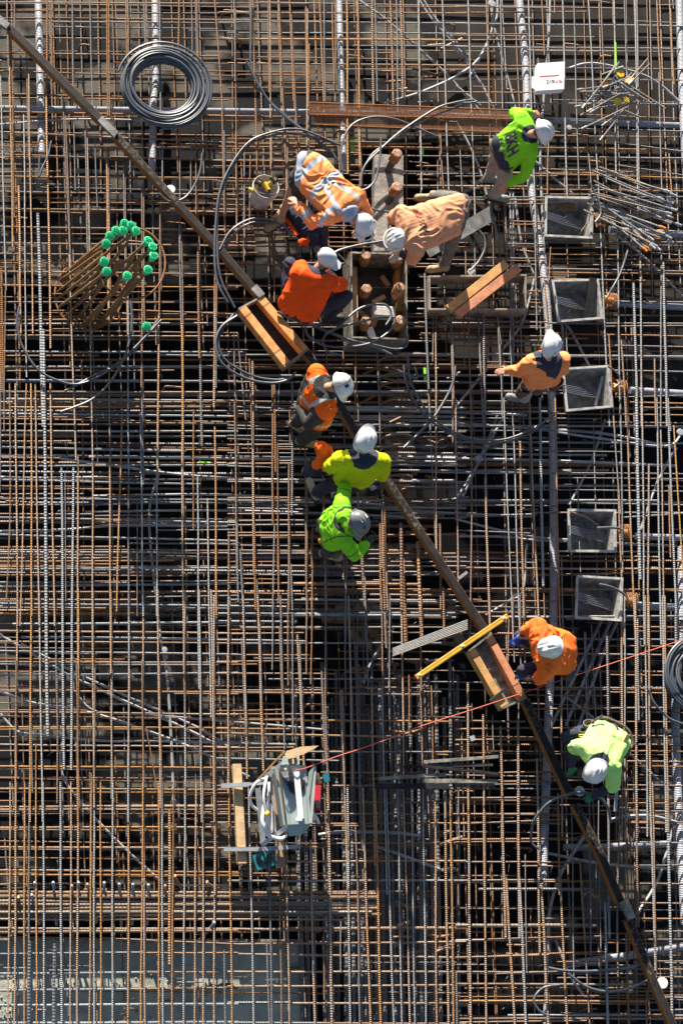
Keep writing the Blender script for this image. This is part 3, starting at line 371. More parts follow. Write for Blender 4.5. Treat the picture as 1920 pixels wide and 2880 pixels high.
def zone(x, y):
    v = 'upper' if y < 960 else 'middle' if y < 1920 else 'lower'
    h = 'left' if x < 640 else 'centre' if x < 1280 else 'right'
    return v, h
def bar_pts(p, q, z0, z1, n):
    out = []; ph = random.random()*9
    for i in range(n+1):
        t = i/n; px = p[0]+(q[0]-p[0])*t; py = p[1]+(q[1]-p[1])*t
        j = 1.2*math.sin(ph+t*5) if 0 < i < n else 0
        out.append(P(px+j, py+j*0.6, z0+(z1-z0)*t + 0.006*math.sin(ph*2+t*9)))
    return out
def area(e):
    (p, q, w_, c, v) = e
    def cl(a, hi): return max(0, min(hi, a))
    L = math.hypot(cl(p[0], 1920)-cl(q[0], 1920), cl(p[1], 2880)-cl(q[1], 2880)); return L*w_
order = sorted(range(len(BARS)), key=lambda i: -area(BARS[i]))
keep = set(order[:298])
low = MB()
for i, e in enumerate(BARS):
    p, q, wd, c, vert = e
    L = math.hypot(p[0]-q[0], p[1]-q[1]); n = max(2, int(L/130))
    thick = wd > 5.6
    mx, my = (p[0]+q[0])/2, (p[1]+q[1])/2
    r = (wd*(1.06 if vert else 1.15))/PXM/2
    if vert: z = random.uniform(-0.006, 0.03)
    else: z = random.uniform(-0.055, -0.03) - r
    if thick and not vert and not (my > 2490): z -= random.choice((0.0, 0.05, 0.16, 0.28))
    if not vert and 2490 < my < 2625 and thick: z += 0.01; c = 't' if i % 3 else 'g'
    heavy = thick and not vert and 2490 < my < 2650
    if heavy: r *= 1.12; z = -r-.016-.012*(i % 2)
    if heavy: wd *= 1
    tone = TONE[c] + random.uniform(-0.12, 0.12)
    pts = bar_pts(p, q, z, z+random.uniform(-0.01, 0.01), n)
    if i in keep:
        b = MB(); b.tube(pts, r, 8, tone)
        zv, zh = zone(mx, my)
        look = {'g': 'grey', 't': 'tan speckled', 'r': 'orange rusty', 'w': 'pale cement-splashed'}[c]
        lab = '%s %s bar running %s, %s %s of mesh' % ('thick' if thick else 'thin', look, 'top to bottom' if vert else 'left to right', zv, zh)
        b.build('reinforcing_bar', M['beambar'] if heavy else M['bar'], smooth=45, label=lab, category='rebar', group=lab.replace(' bar running', ' bars running'))
    else:
        low.tube(pts, r, 6, tone)
# lower layers that the photograph shows only in glimpses: one mass
def in_deck(x, y): return y < 800 or (1780 < y < 2500 and x < 860) or (x > 1230 and y < 1000) or (x > 1640 and y > 2050)
def lrun(x0, y0, x1, y1, z, wd, tone):
    low.tube(bar_pts((x0, y0), (x1, y1), z, z, max(2, int(math.hypot(x1-x0, y1-y0)/200))), wd/PXM/2, 6, tone)
rnd = random.Random(11)
for z, sp, wd in ((-0.13, 95, 3.2), (-0.55, 44, 4.2), (-0.30, 110, 4.6)):
    x = -60
    while x < 1990:
        y = -60
        while y < 2940:
            L = rnd.uniform(350, 1400)
            if rnd.random() < (0.75 if z < -0.5 else 0.5)*(.35 if 900 < y+L/2 < 1750 else 1): lrun(x+rnd.uniform(-7, 7), y, x+rnd.uniform(-7, 7)+L*0.03, min(y+L, 2960), z+rnd.uniform(-.02, .02), wd*rnd.uniform(.8, 1.25), rnd.uniform(0, 1.0))
            y += L + rnd.uniform(0, 120)
        x += sp*rnd.uniform(0.75, 1.25)
    y = -60
    while y < 2940:
        x = -60
        while x < 1990:
            L = rnd.uniform(300, 1100)
            if rnd.random() < (0.75 if z < -0.5 else 0.5)*(.5 if 900 < y < 1750 else 1): lrun(x, y+rnd.uniform(-6, 6), min(x+L, 1990), y+rnd.uniform(-6, 6)+L*0.01, z-0.02+rnd.uniform(-.02, .02), wd*rnd.uniform(.8, 1.25), rnd.uniform(0.1, 1.0))
            x += L + rnd.uniform(0, 100)
        y += sp*rnd.uniform(0.7, 1.2)
# deep beam bars: left to right in the middle left, top to bottom in the lower centre
for z in (-0.45, -0.8, -1.2):
    y = 850
    while y < 1760:
        if rnd.random() < .6: lrun(-60, y, rnd.uniform(900, 1990), y+rnd.uniform(-5, 15), z, rnd.uniform(6, 9), rnd.uniform(-0.2, .6))
        y += rnd.uniform(24, 44)
    x = 830
    while x < 1290:
        if rnd.random() < .9: lrun(x, rnd.uniform(1850, 2000), x+rnd.uniform(5, 25), 2950, z+.05, rnd.uniform(8, 12), rnd.uniform(-0.3, .15))
        x += rnd.uniform(20, 42)
low.build('lower_rebar_layers', M['lowbar_shaded'], smooth=45, kind='stuff')
# short heavy stubs, hooks and stirrup ends
st = MB()
for k in range(120):
    x, y = rnd.uniform(1000, 1260), rnd.uniform(20, 2850)
    if 380 < y < 1020: continue
    a = rnd.uniform(-0.5, 0.35); L = rnd.uniform(30, 70); z = rnd.uniform(-0.9, -0.12)
    st.tube([P(x, y, z), P(x+L*math.cos(a), y+L*math.sin(a), z+rnd.uniform(-.05, .05))], rnd.uniform(4, 6.5)/PXM, 7, rnd.uniform(.2, 1.0))
for k in range(170):
    x, y = rnd.uniform(0, 1920), rnd.uniform(0, 2860); L = rnd.uniform(20, 60); z = rnd.uniform(-0.5, -0.08); s = rnd.choice((-1, 1))
    a = P(x, y, z)
    st.tube(spline([a, a+Vector((s*L/240, 0, 0)), a+Vector((s*(L+8)/240, -.01, -.03)), a+Vector((s*(L+9)/240, -.02, -.15))], 3), rnd.uniform(2.2, 4)/PXM, 6, rnd.uniform(.3, 1.0))
st.build('stirrup_ends', M['lowbar_shaded'], smooth=45, kind='stuff')
tw = MB()
for k in range(420):
    x, y = rnd.uniform(0, 1920), rnd.uniform(0, 2870); a = P(x, y, rnd.uniform(-0.04, 0.05)); t = rnd.uniform(0, 6.3); L = rnd.uniform(.03, .1)
    d = Vector((math.cos(t), math.sin(t), rnd.uniform(-.6, .8)))
    tw.tube([a, a+d*L*.5+Vector((0, 0, .012)), a+d*L+Vector((.01, 0, 0))], 0.0022, 4, 0.4)
tw.build('tie_wire_ends', M['darksteel'], kind='stuff')

# concrete crumbs and grit on the lower left slab
cr = MB()
for k in range(700):
    x, y = rnd.uniform(0, 830), rnd.uniform(2640, 2880); c0 = P(x, y, -0.415); s_ = rnd.uniform(.004, .016)
    cr.lathe(c0, (rnd.uniform(-.4, .4), rnd.uniform(-.4, .4), 1), [(s_*.6, -s_*.3), (s_, 0), (s_*.5, s_*.7)], 5)
cr.build('concrete_crumbs', M['slab'], kind='stuff')
# inclined cement-splashed stubs along the lower beam
for i, (x0, y0, x1, y1, c) in enumerate([(128, 690, 165, 800, 't'), (222, 680, 275, 880, 'w'), (242, 600, 290, 870, 'w'), (368, 600, 392, 885, 'w'), (495, 620, 490, 870, 't'), (540, 600, 528, 880, 'w'), (605, 610, 668, 870, 't'), (718, 600, 705, 860, 'w'), (822, 610, 838, 890, 'w'), (915, 612, 912, 885, 'w'), (1022, 615, 1015, 885, 'w'), (1138, 620, 1140, 880, 'r'), (1210, 545, 1275, 680, 'r'), (1430, 585, 1545, 665, 't'), (1470, 865, 1380, 985, 'w')]):
    b = MB(); b.tube(spline([P(x0/2.45, 2240+y0/2.45, 0.0), P(x0/2.45+1, 2240+y0/2.45+6, 0.01), P(x1/2.45, 2240+y1/2.45, -0.25)], 4), 0.016, 8, TONE[c])
    look = {'w': 'cement-splashed pale', 't': 'brown', 'r': 'orange rusty'}[c]
    b.build('dowel_bar', M['bar'], smooth=45, label='%s dowel leaning over the heavy bars at the lower left' % look, category='dowel', group='%s dowels leaning over the heavy bars' % look)
# ------------------------------------------------------------------ ducts, conduits, hoses
def q3(pts, z, k=6):
    if isinstance(z, (int, float)): z = [z]*len(pts)
    return spline([P(x, y, h) for (x, y), h in zip(pts, z)], k)
def pipe(name, label, cat, pts, z, wpx, m, group=None, n=8, period=None, k=6):
    b = MB(); b.tube(q3(pts, z, k), wpx/PXM/2, n, 0.5, period=period)
    return b.build(name, m, smooth=45, label=label, category=cat, group=group)
DG = 'corrugated post-tensioning ducts'
for pts, z, wd, lab in [
    ([(1457, -30), (1462, 30), (1477, 200), (1490, 500), (1518, 700), (1540, 900), (1553, 1200), (1556, 1700), (1546, 1900), (1535, 2200), (1524, 2500)], -0.13, 24, 'long silver corrugated duct running down past the recess tubs'),
    ([(106, -30), (110, 60), (118, 430)], -0.2, 22, 'silver corrugated duct at the top left corner, crossed by the long straightedge'),
    ([(436, -30), (438, 200), (432, 300), (428, 478)], -0.2, 21, 'silver corrugated duct passing beneath the large hose coil'),
    ([(953, -30), (957, 150), (966, 480)], -0.2, 20, 'silver corrugated duct ending behind the bending worker in striped orange shirt'),
    ([(-30, 305), (200, 308), (640, 313), (870, 316), (1170, 320), (1500, 336), (1700, 345), (1920, 353)], -0.16, 19, 'long silver corrugated duct running left to right across the upper mesh'),
    ([(1712, 645), (1800, 652), (1960, 662)], -0.25, 22, 'silver duct entering the bundle of silver-ended rods'),
    ([(1722, 852), (1800, 858), (1960, 866)], -0.12, 19, 'silver duct leaving the tub that has a black board across it'),
    ([(1770, 1098), (1850, 1103), (1960, 1110)], -0.12, 22, 'silver duct leaving the tub beside the navy-yoked orange jacket'),
    ([(1785, 1508), (1850, 1510), (1960, 1514)], -0.15, 20, 'silver duct leaving the tub with a rusty bar over its corner'),
    ([(1785, 1702), (1850, 1706), (1960, 1712)], -0.15, 22, 'silver duct leaving the lowest of the grey tubs'),
    ([(1908, -30), (1914, 200), (1924, 420), (1935, 600)], -0.1, 24, 'silver corrugated duct along the top of the right edge'),
    ([(1915, 1540), (1912, 1750), (1898, 2000), (1908, 2300), (1925, 2600)], -0.15, 24, 'silver corrugated duct under the coil at the right edge'),
    ([(1585, 2384), (1700, 2382), (1920, 2372)], -0.35, 20, 'shaded silver duct crossing below the hooped hose'),
    ([(1590, 2712), (1750, 2690), (1920, 2662)], -0.4, 21, 'shaded silver duct slanting up at the lower right')]:
    pipe('corrugated_duct', lab, 'duct', pts, z, wd*1.0, M['duct'], DG, 16, period=0.02, k=10)
CG = 'pale electrical conduits threaded through the mesh'
cond = [([(0, 350), (170, 337), (350, 337), (560, 350)], -0.15, 6, 'grey'), ([(0, 1785), (180, 1890), (330, 1962), (560, 2068), (660, 2135)], -0.16, 8, ''), ([(60, 1810), (200, 1885), (350, 1955), (560, 2048), (640, 2100)], -0.22, 7, ''),
 ([(0, 1945), (100, 1978), (250, 2003), (400, 2050), (560, 2112), (700, 2185)], -0.2, 8, ''), ([(0, 2005), (50, 2057), (120, 2068), (300, 2084), (440, 2084), (830, 2094)], -0.15, 7, ''), ([(215, 1950), (270, 2000), (420, 2010), (660, 2030), (910, 2052)], -0.15, 6, ''),
 ([(440, 1700), (455, 1810), (470, 1900), (482, 2080), (488, 2250)], -0.15, 8, ''), ([(178, 2060), (172, 2150), (195, 2215), (300, 2335), (410, 2440), (478, 2485), (640, 2490)], -0.1, 7, ''), ([(0, 1342), (90, 1345), (300, 1342)], -0.2, 8, ''),
 ([(0, 1495), (180, 1490), (330, 1478), (640, 1480)], -0.15, 8, ''), ([(170, 1290), (250, 1300), (640, 1345), (1280, 1352)], -0.25, 8, ''), ([(250, 1285), (640, 1290), (1280, 1300)], -0.3, 8, ''), ([(260, 1395), (640, 1392), (1080, 1420)], -0.2, 7, ''), ([(240, 1440), (640, 1436), (1200, 1455)], -0.3, 7, ''),
 ([(450, 1320), (420, 1450), (440, 1700)], -0.3, 7, ''), ([(860, 1148), (1100, 1155), (1300, 1160), (1480, 1168)], -0.2, 9, ''), ([(860, 1170), (1100, 1180), (1300, 1186)], -0.25, 8, ''), ([(1060, 1283), (1280, 1290), (1560, 1296), (1900, 1310)], -0.2, 9, ''), ([(1060, 1320), (1300, 1328), (1700, 1332)], -0.25, 8, ''),
 ([(1080, 1430), (1290, 1445), (1500, 1452)], -0.25, 9, ''), ([(1280, 1190), (1500, 1205), (1700, 1220), (1900, 1260)], -0.2, 9, ''), ([(1560, 1215), (1700, 1235), (1870, 1255), (1920, 1215)], -0.12, 8, ''), ([(1280, 1460), (1400, 1490), (1500, 1510), (1620, 1520)], -0.2, 7, ''), ([(1290, 1508), (1430, 1510), (1520, 1520), (1900, 1535)], -0.25, 7, ''),
 ([(1165, -20), (1215, 55), (1290, 140), (1320, 180)], -0.12, 7, ''), ([(1178, -20), (1230, 60), (1320, 160)], -0.14, 7, ''), ([(995, -10), (1090, 60), (1180, 140), (1265, 220), (1400, 370)], -0.2, 8, ''), ([(1375, -10), (1383, 80), (1345, 165), (1280, 215), (1180, 260), (1080, 290)], -0.1, 8, ''), ([(1398, -10), (1393, 60), (1345, 170), (1320, 215)], -0.12, 8, ''),
 ([(1384, 60), (1410, 160), (1430, 230), (1450, 310)], -0.1, 7, ''), ([(1290, 180), (1330, 205), (1375, 280), (1400, 340)], -0.15, 8, ''), ([(1270, 130), (1310, 175), (1340, 215), (1368, 260)], -0.18, 7, ''), ([(1280, 240), (1330, 280), (1365, 310)], -0.12, 7, ''), ([(1280, 340), (1312, 395), (1345, 470), (1365, 540), (1385, 610), (1405, 700)], -0.15, 8, ''),
 ([(1546, -20), (1541, 120), (1528, 270), (1518, 440), (1522, 560), (1530, 700), (1545, 800), (1580, 920), (1575, 1080)], -0.18, 8, ''), ([(1500, 450), (1545, 490), (1612, 548)], -0.1, 8, ''), ([(1433, 540), (1436, 720), (1436, 900), (1430, 1010)], -0.2, 6, ''), ([(1442, 540), (1443, 900), (1442, 1020)], -0.2, 6, ''), ([(1447, 555), (1465, 680), (1495, 760), (1500, 790), (1470, 900), (1430, 960), (1280, 1145)], -0.15, 8, ''),
 ([(1722, 655), (1800, 715), (1920, 835)], -0.2, 8, ''), ([(1535, 850), (1600, 925), (1660, 1035), (1690, 1060)], -0.25, 8, ''), ([(1700, 1180), (1660, 1300), (1600, 1420)], -0.3, 7, ''), ([(1400, 1165), (1370, 1240), (1300, 1400), (1280, 1440)], -0.3, 7, ''), ([(1410, 1180), (1340, 1310), (1285, 1400)], -0.25, 8, ''),
 ([(1690, 1745), (1640, 1850), (1550, 2040)], -0.3, 9, ''), ([(1715, 1750), (1660, 1870), (1590, 2040)], -0.3, 9, ''), ([(1735, 1745), (1690, 1850), (1620, 2060)], -0.3, 9, ''), ([(1480, 1530), (1470, 1660), (1430, 1690), (1365, 1730)], -0.2, 7, ''), ([(1590, 1960), (1680, 2030), (1760, 2110), (1900, 2240)], -0.25, 8, ''), ([(1800, 1490), (1850, 1350), (1900, 1260)], -0.3, 8, ''),
 ([(1600, 192), (1640, 180), (1690, 181), (1790, 205), (1850, 235), (1910, 287)], -0.05, 9, ''), ([(1715, 2305), (1760, 2296), (1830, 2295), (1900, 2312)], -0.05, 9, ''), ([(1540, 2400), (1700, 2430), (1920, 2446)], -0.3, 8, ''), ([(1650, 2340), (1610, 2400), (1570, 2470), (1545, 2560), (1538, 2680), (1530, 2880)], -0.3, 10, ''), ([(1900, 2300), (1850, 2470), (1790, 2570)], -0.3, 9, ''),
 ([(895, 2348), (960, 2340), (1100, 2342), (1180, 2350)], -0.15, 9, ''), ([(1055, 2380), (1130, 2405), (1250, 2450)], -0.2, 8, ''), ([(1560, 2640), (1600, 2740), (1640, 2800)], -0.25, 8, ''), ([(1020, 1920), (1050, 1850), (1110, 1760)], -0.3, 8, '')]
for i, (pts, z, wd, _) in enumerate(cond):
    mx, my = pts[len(pts)//2]; zv, zh = zone(mx, my)
    dx, dy = pts[-1][0]-pts[0][0], pts[-1][1]-pts[0][1]
    run = 'running down' if abs(dy) > 2.5*abs(dx) else 'running across' if abs(dx) > 2.5*abs(dy) else ('slanting down to the right' if dx*dy > 0 else 'slanting down to the left')
    lab = 'pale plastic conduit %s, %s %s of the mesh' % (run, zv, zh)
    pipe('conduit', lab, 'conduit', pts, z, wd*1.0, M['pvc'], lab.replace('conduit', 'conduits', 1), 8)
for pts, z, wd, lab in [
    ([(693, 171), (717, 220), (758, 286), (803, 330), (852, 367), (925, 420), (945, 447)], 0.12, 7, 'grey hose slanting down to the shoulder of the striped orange shirt'),
    ([(706, -10), (705, 110), (708, 190), (745, 270), (800, 322), (860, 372), (935, 432), (952, 455)], 0.09, 7, 'grey hose that starts at the top edge and follows a second hose'),
    ([(942, 402), (870, 372), (832, 363), (783, 367), (705, 396), (652, 461), (618, 540), (606, 640), (604, 740), (614, 800), (640, 850)], 0.16, 7, 'large looped grey hose left of the bucket, outer strand'),
    ([(960, 408), (830, 376), (756, 384), (700, 410), (650, 480), (616, 570), (611, 680), (620, 780), (660, 865)], 0.14, 7, 'large looped grey hose left of the bucket, inner strand'),
    ([(667, 888), (624, 918), (607, 963), (618, 1012), (653, 1045), (710, 1070), (770, 1077), (812, 1066), (832, 1046)], 0.12, 8, 'grey hose loop below the orange trough, its end curling up, outer strand'),
    ([(660, 880), (632, 915), (614, 960), (628, 1005), (665, 1035), (720, 1060), (775, 1068), (818, 1063)], 0.1, 7, 'grey hose loop below the orange trough, inner strand'),
    ([(618, 702), (649, 649), (706, 616), (763, 620), (804, 641), (814, 661)], 0.14, 7, 'grey hose arching over the left side of the navy jacket'),
    ([(622, 722), (655, 664), (706, 627), (760, 630), (800, 652)], 0.1, 7, 'grey hose arching just inside another by the navy jacket'),
    ([(962, 480), (958, 430), (968, 385), (995, 347), (1048, 329), (1109, 335), (1171, 359), (1228, 384)], 0.2, 7, 'grey hose arching above the two upper anchor bolts'),
    ([(1330, 280), (1280, 288), (1224, 306), (1130, 367), (1069, 420), (1024, 469), (1013, 526)], 0.22, 7, 'grey hose sweeping from the brown mesh strip down to the plate'),
    ([(1340, 285), (1290, 300), (1200, 335), (1110, 390), (1050, 430), (1018, 480)], 0.19, 6, 'second thin grey hose sweeping beside the brown mesh strip'),
    ([(1071, 388), (1067, 449), (1056, 502), (1032, 530), (1000, 536)], 0.3, 7, 'short grey hose hooking down beside the topmost anchor bolt'),
    ([(1012, 555), (1041, 584), (1062, 592), (1095, 596)], 0.12, 7, 'short grey hose lying across the concrete plate'),
    ([(935, 714), (960, 702), (1008, 690), (1077, 678)], 0.25, 9, 'thick grey hose running from the white cap toward the plate'),
    ([(1110, 892), (1060, 895), (1008, 906), (939, 926), (910, 951), (918, 985), (960, 1000)], 0.3, 7, 'grey hose over the form box, curling to its lower left'),
    ([(1110, 892), (1106, 915), (1090, 935), (1049, 962), (988, 975), (918, 973), (869, 947), (859, 918)], 0.25, 7, 'grey hose looping under the form box'),
    ([(780, 877), (830, 900), (886, 918), (967, 951), (1061, 980), (1112, 1004)], 0.2, 9, 'thick grey hose slanting away below the squatting worker'),
    ([(1085, 914), (1099, 890), (1094, 866), (1069, 855), (1008, 869), (947, 922), (915, 940)], 0.36, 7, 'grey hose arching over the grey block in the form box'),
    ([(960, 955), (1040, 968), (1110, 982), (1142, 972), (1146, 940)], 0.1, 7, 'grey hose bending around the lower right corner of the form box'),
    ([(55, 862), (49, 907), (61, 968), (106, 1038), (163, 1070), (220, 1080), (286, 1054), (355, 1001), (408, 948), (455, 899)], 0.08, 7, 'long grey hose curved like a bowl below the starter bar cage'),
    ([(367, 842), (371, 911), (355, 993), (314, 1070), (265, 1119), (215, 1143), (171, 1158)], 0.12, 7, 'grey hose dropping from the starter bar cage and curling left'),
    ([(449, 894), (400, 960), (340, 1018), (262, 1058), (183, 1100)], 0.06, 7, 'grey hose slanting down to the left beside the lone green cap'),
    ([(1146, 1010), (1154, 1074), (1191, 1144), (1240, 1195), (1321, 1233), (1402, 1238), (1464, 1221), (1525, 1189), (1560, 1162)], 0.15, 7, 'long grey hose sagging across the middle, upper strand'),
    ([(1134, 1028), (1146, 1090), (1185, 1158), (1250, 1212), (1330, 1242), (1405, 1246), (1470, 1227), (1530, 1196)], 0.12, 7, 'long grey hose sagging across the middle, lower strand'),
    ([(1280, 1030), (1270, 1085), (1235, 1150), (1200, 1196), (1134, 1260)], 0.1, 8, 'grey hose slanting down to the left across two sagging hoses'),
    ([(1101, 1033), (1140, 1052), (1168, 1066), (1170, 1050), (1164, 1033)], 0.1, 7, 'short pale hose bent back like a hook'),
    ([(1491, 2365), (1494, 2335), (1503, 2304), (1541, 2259), (1590, 2236), (1637, 2229), (1680, 2240), (1708, 2271), (1716, 2312)], [0.1, .2, .3, .4, .45, .45, .4, .3, .1], 8, 'grey hose hooped in front of the worker in green gloves'),
    ([(1491, 2365), (1500, 2378), (1516, 2388)], 0.08, 7, 'short grey hose end at the foot of the hooped hose'),
    ([(1541, 2722), (1586, 2730), (1647, 2732), (1709, 2728), (1770, 2722), (1793, 2714), (1782, 2705)], 0.1, 8, 'straight-lying grey hose with one end bent up at the lower right'),
    ([(1596, 2738), (1647, 2775), (1709, 2789), (1770, 2779), (1817, 2758)], 0.12, 8, 'grey hose sagging like a smile beside the lower white cap'),
    ([(1574, 2769), (1525, 2779), (1500, 2811), (1513, 2840), (1537, 2856)], 0.08, 7, 'grey hose curled like a letter C at the bottom right'),
    ([(569, 431), (563, 480), (545, 525), (518, 557), (478, 567), (445, 543)], 0.12, 7, 'grey hose curving under the long straightedge near the white cap'),
    ([(145, 396), (135, 440), (118, 475), (110, 498), (112, 440)], 0.08, 6, 'short dark hose end folded over near the left duct'),
    ([(1764, 705), (1741, 772), (1704, 838)], 0.14, 7, 'short grey hose slanting up from the tub with a black board'),
    ([(1347, 648), (1362, 672), (1362, 700), (1345, 735), (1320, 762)], 0.08, 7, 'blue-grey hose curving down behind the peach-shirted worker'),
    ([(1655, 510), (1680, 560), (1688, 600), (1672, 625)], 0.16, 7, 'short grey hose over the right edge of the topmost tub'),
    ([(1708, 1030), (1735, 1050), (1742, 1075), (1725, 1090)], 0.14, 6, 'short grey hose over the right rim of the middle tub'),
    ([(1677, 1485), (1720, 1484), (1745, 1490), (1748, 1520)], 0.16, 8, 'pale hose reaching into the tub with a rusty bar'),
    ([(1684, 1643), (1720, 1652), (1755, 1672), (1766, 1690)], 0.16, 8, 'pale hose arching out of the lowest tub'),
    ([(1822, 1940), (1840, 1980), (1880, 2020), (1930, 2040)], 0.1, 7, 'loose grey hose end trailing from the coil at the right edge'),
    ([(980, 750), (965, 730), (950, 715)], 0.05, 6, 'short dark hose left of the form box')]:
    b = MB(); b.tube(q3(pts, z, 8), wd/PXM/2, 8, 0.5)
    root = b.build('hose', M['hose'], smooth=45, label=lab, category='hose', group='loose lengths of grey hose')
# taped joins on a few hoses are pale bands
# ------------------------------------------------------------------ hose coils
def coil(cx, cy, rx, ry, turns, z0, label, seed, spread, wd=7, tail=None):
    rd = random.Random(seed); c = P(cx, cy, z0)
    t = thing('hose_coil', label, 'hose coil', c, 'coils of grey hose')
    sx, sy = rx/PXM, ry/PXM
    b = MB()
    for k in range(turns):
        f = 0.74 + 0.27*spread*rd.random(); zz_ = 0.02 + 0.028*(k % 5) + rd.uniform(0, .012); ph = rd.uniform(0, 6.3)
        ox, oy = rd.uniform(-.02, .02), rd.uniform(-.02, .02)
        pts = [c+Vector((sx*f*math.cos(a)+ox, sy*f*math.sin(a)+oy, zz_+0.012*math.sin(2*a+ph))) for a in [2*math.pi*i/56 for i in range(56)]]
        b.tube(pts, wd/PXM/2, 8, 0.5, closed=True)
    b.build('coiled_hose', M['hose'], t, smooth=45)
    b = MB()
    for f0, a0, a1 in (tail or []):
        n = 30; pts = []
        for i in range(n+1):
            a = a0+(a1-a0)*i/n; f = f0+0.03*math.sin(3*i/n)
            pts.append(c+Vector((sx*f*math.cos(a), sy*f*math.sin(a), 0.10+0.05*math.sin(math.pi*i/n))))
        b.tube(pts, wd/PXM/2, 8, 0.5)
    if tail: b.build('loose_strand', M['hose'], t, smooth=45)
coil(457, 254, 118, 118, 30, 0.03, 'large coil of grey hose lying on the upper left mesh', 3, 1.0, 7.5, [(1.16, 2.9, -1.6), (1.06, 2.6, -2.6), (1.1, 1.2, -1.9)])
coil(1962, 1905, 96, 96, 24, 0.03, 'coil of grey hose cut by the right edge', 5, 1.2, 7.5, [(1.15, 1.6, 4.4), (1.08, 1.2, 4.6)])

# ------------------------------------------------------------------ long straightedge rails, troughs, level
def rail(label, segs, wd, z, group='black-topped timber rails laid end to end'):
    p0 = P(*segs[0], z); t = thing('straightedge_rail', label, 'rail', p0 - Vector((0, 0, .1)), group)
    for i in range(len(segs)-1):
        a, b_ = P(*segs[i], z), P(*segs[i+1], z)
        b = MB(); b.beam(a, b_, wd/PXM, 0.10, mi=0, bevel=0.002); b.build('timber_core', M['plyedge'], t)
        b = MB(); u = Vector((0, 0, .003)); b.beam(a+u, b_+u, wd/PXM*0.90, 0.004, mi=0); b.build('black_facing', [M['ply'], M['plyworn'], M['ply'], M['plyworn']][(i+len(segs)) % 4], t)
    return t
rail('long rail running from the top left corner toward the orange trough', [(28, 76), (290, 340)], 22, 0.14)
rail('rail of worn grey facing between the joint plate and the orange trough', [(328, 380), (505, 575), (622, 702)], 20, 0.14)
rail('shaded rail just above the orange trough', [(622, 702), (732, 832)], 20, 0.141)
rail('shaded rail passing behind the vest wearer and the yellow shirt', [(860, 985), (905, 1050), (1010, 1230)], 23, 0.14)
rail('rail between the yellow shirt and the yellow spirit level', [(1075, 1325), (1180, 1490), (1372, 1782)], 21, 0.14)
rail('rusty-edged rail between the lower trough and the green gloves', [(1478, 1968), (1520, 2060), (1605, 2240)], 23, 0.14)
rail('blue-black rail below the green gloves', [(1618, 2262), (1690, 2405), (1745, 2535)], 22, 0.14)
rail('orange-edged rail leaving at the bottom right corner', [(1770, 2590), (1830, 2740), (1900, 2900)], 21, 0.14)
def plate(name, label, cat, quad, z, m, th=0.012, group=None):
    b = MB(); top = [P(x, y, z) for x, y in quad][::-1]; b.prism([p-Vector((0, 0, th)) for p in top], top)
    return b.build(name, m, label=label, category=cat, group=group)
JG = 'joint blocks on the long rails'
plate('joint_block', 'grey joint block on the rail at the left edge', 'joint block', [(-5, 36), (29, 66), (18, 80), (-5, 62)], 0.17, M['tub'], 0.05, JG)
plate('joint_block', 'grey joint block on the rail left of the large hose coil', 'joint block', [(288, 324), (333, 370), (322, 386), (276, 339)], 0.17, M['tub'], 0.05, JG)
plate('joint_block', 'dark joint block on the rail near the bottom right', 'joint block', [(1744, 2538), (1764, 2526), (1787, 2580), (1766, 2588)], 0.18, M['plygrey'], 0.05, JG)
plate('joint_block', 'grey block capping the upper end of the orange trough', 'joint block', [(706, 812), (722, 798), (745, 826), (730, 838)], 0.185, M['tub'], 0.05, JG)

def trough(label, L0, L1, R0, R1, wd, z, cols):
    t = thing('formwork_trough', label, 'formwork trough', P(*L0, 0.0))
    h = 0.14
    for (a, b_), c in (((L0, L1), cols[0]), ((R0, R1), cols[1])):
        b = MB(); b.beam(P(*a, z), P(*b_, z), wd/PXM, h, bevel=0.003); s = b.build('side_beam', M[c], t)
        w_ = MB(); A, B = P(*a, z), P(*b_, z); d = (B-A).normalized(); sd = d.cross(Vector((0, 0, 1)))
        for f in (0.12, 0.78):
            w_ = MB(); q = A+(B-A)*f; r_ = wd/PXM/2+.003
            w_.tube([q-sd*r_+Vector((0, 0, -.13)), q-sd*r_+Vector((0, 0, .004)), q+sd*r_+Vector((0, 0, .004)), q+sd*r_+Vector((0, 0, -.13))], 0.0025, 5, .3)
            w_.build('tie_wire', M['black'], s)
    m0 = P((L0[0]+R0[0])/2, (L0[1]+R0[1])/2, z-0.12); m1 = P((L1[0]+R1[0])/2, (L1[1]+R1[1])/2, z-0.12)
    W = (P(*L0, z)-P(*R0, z)).length
    b = MB(); b.beam(m0, m1, W-wd/PXM*0.9, 0.015); b.build('tray_floor', M['plygrey'] if cols[0] == 'ochre' else M['ply'], t)
    for nm, a, b_ in (('end_board', L0, R0), ('end_board', L1, R1)):
        A, B = P(*a, z-.003), P(*b_, z-.003); d = (B-A).normalized(); e = d*(wd/PXM/2)
        off = ((P(*L1, z)-P(*L0, z)).normalized())*(0.014 if a == L1 else -0.014)
        bb = MB(); bb.beam(A-e+off, B+e+off, 0.022, h+.01); bb.build(nm, M['greywood'] if cols[0] == 'lvl' else M['plygrey'], t)
    return t
trough('orange timber trough on the rail above the vest wearer', (683, 866), (806, 1022), (734, 838), (857, 984), 24, 0.17, ('lvl', 'lvl'))
trough('open timber trough under the kneeling worker in blue gloves', (1327, 1828), (1417, 1985), (1376, 1790), (1470, 1962), 22, 0.17, ('ochre', 'red_lvl'))
b = MB(); b.beam(P(1378, 1972, .21), P(1419, 1938, .21), 8/PXM, .03, bevel=.002); b.build('batten', M['black'], label='short black batten across the lower end of the open trough', category='batten')
t = thing('spirit_level', 'long yellow spirit level laid across the rail and the open trough', 'spirit level', P(1166, 1909, .17))
A, B = P(1170, 1905, .235), P(1428, 1731, .235)
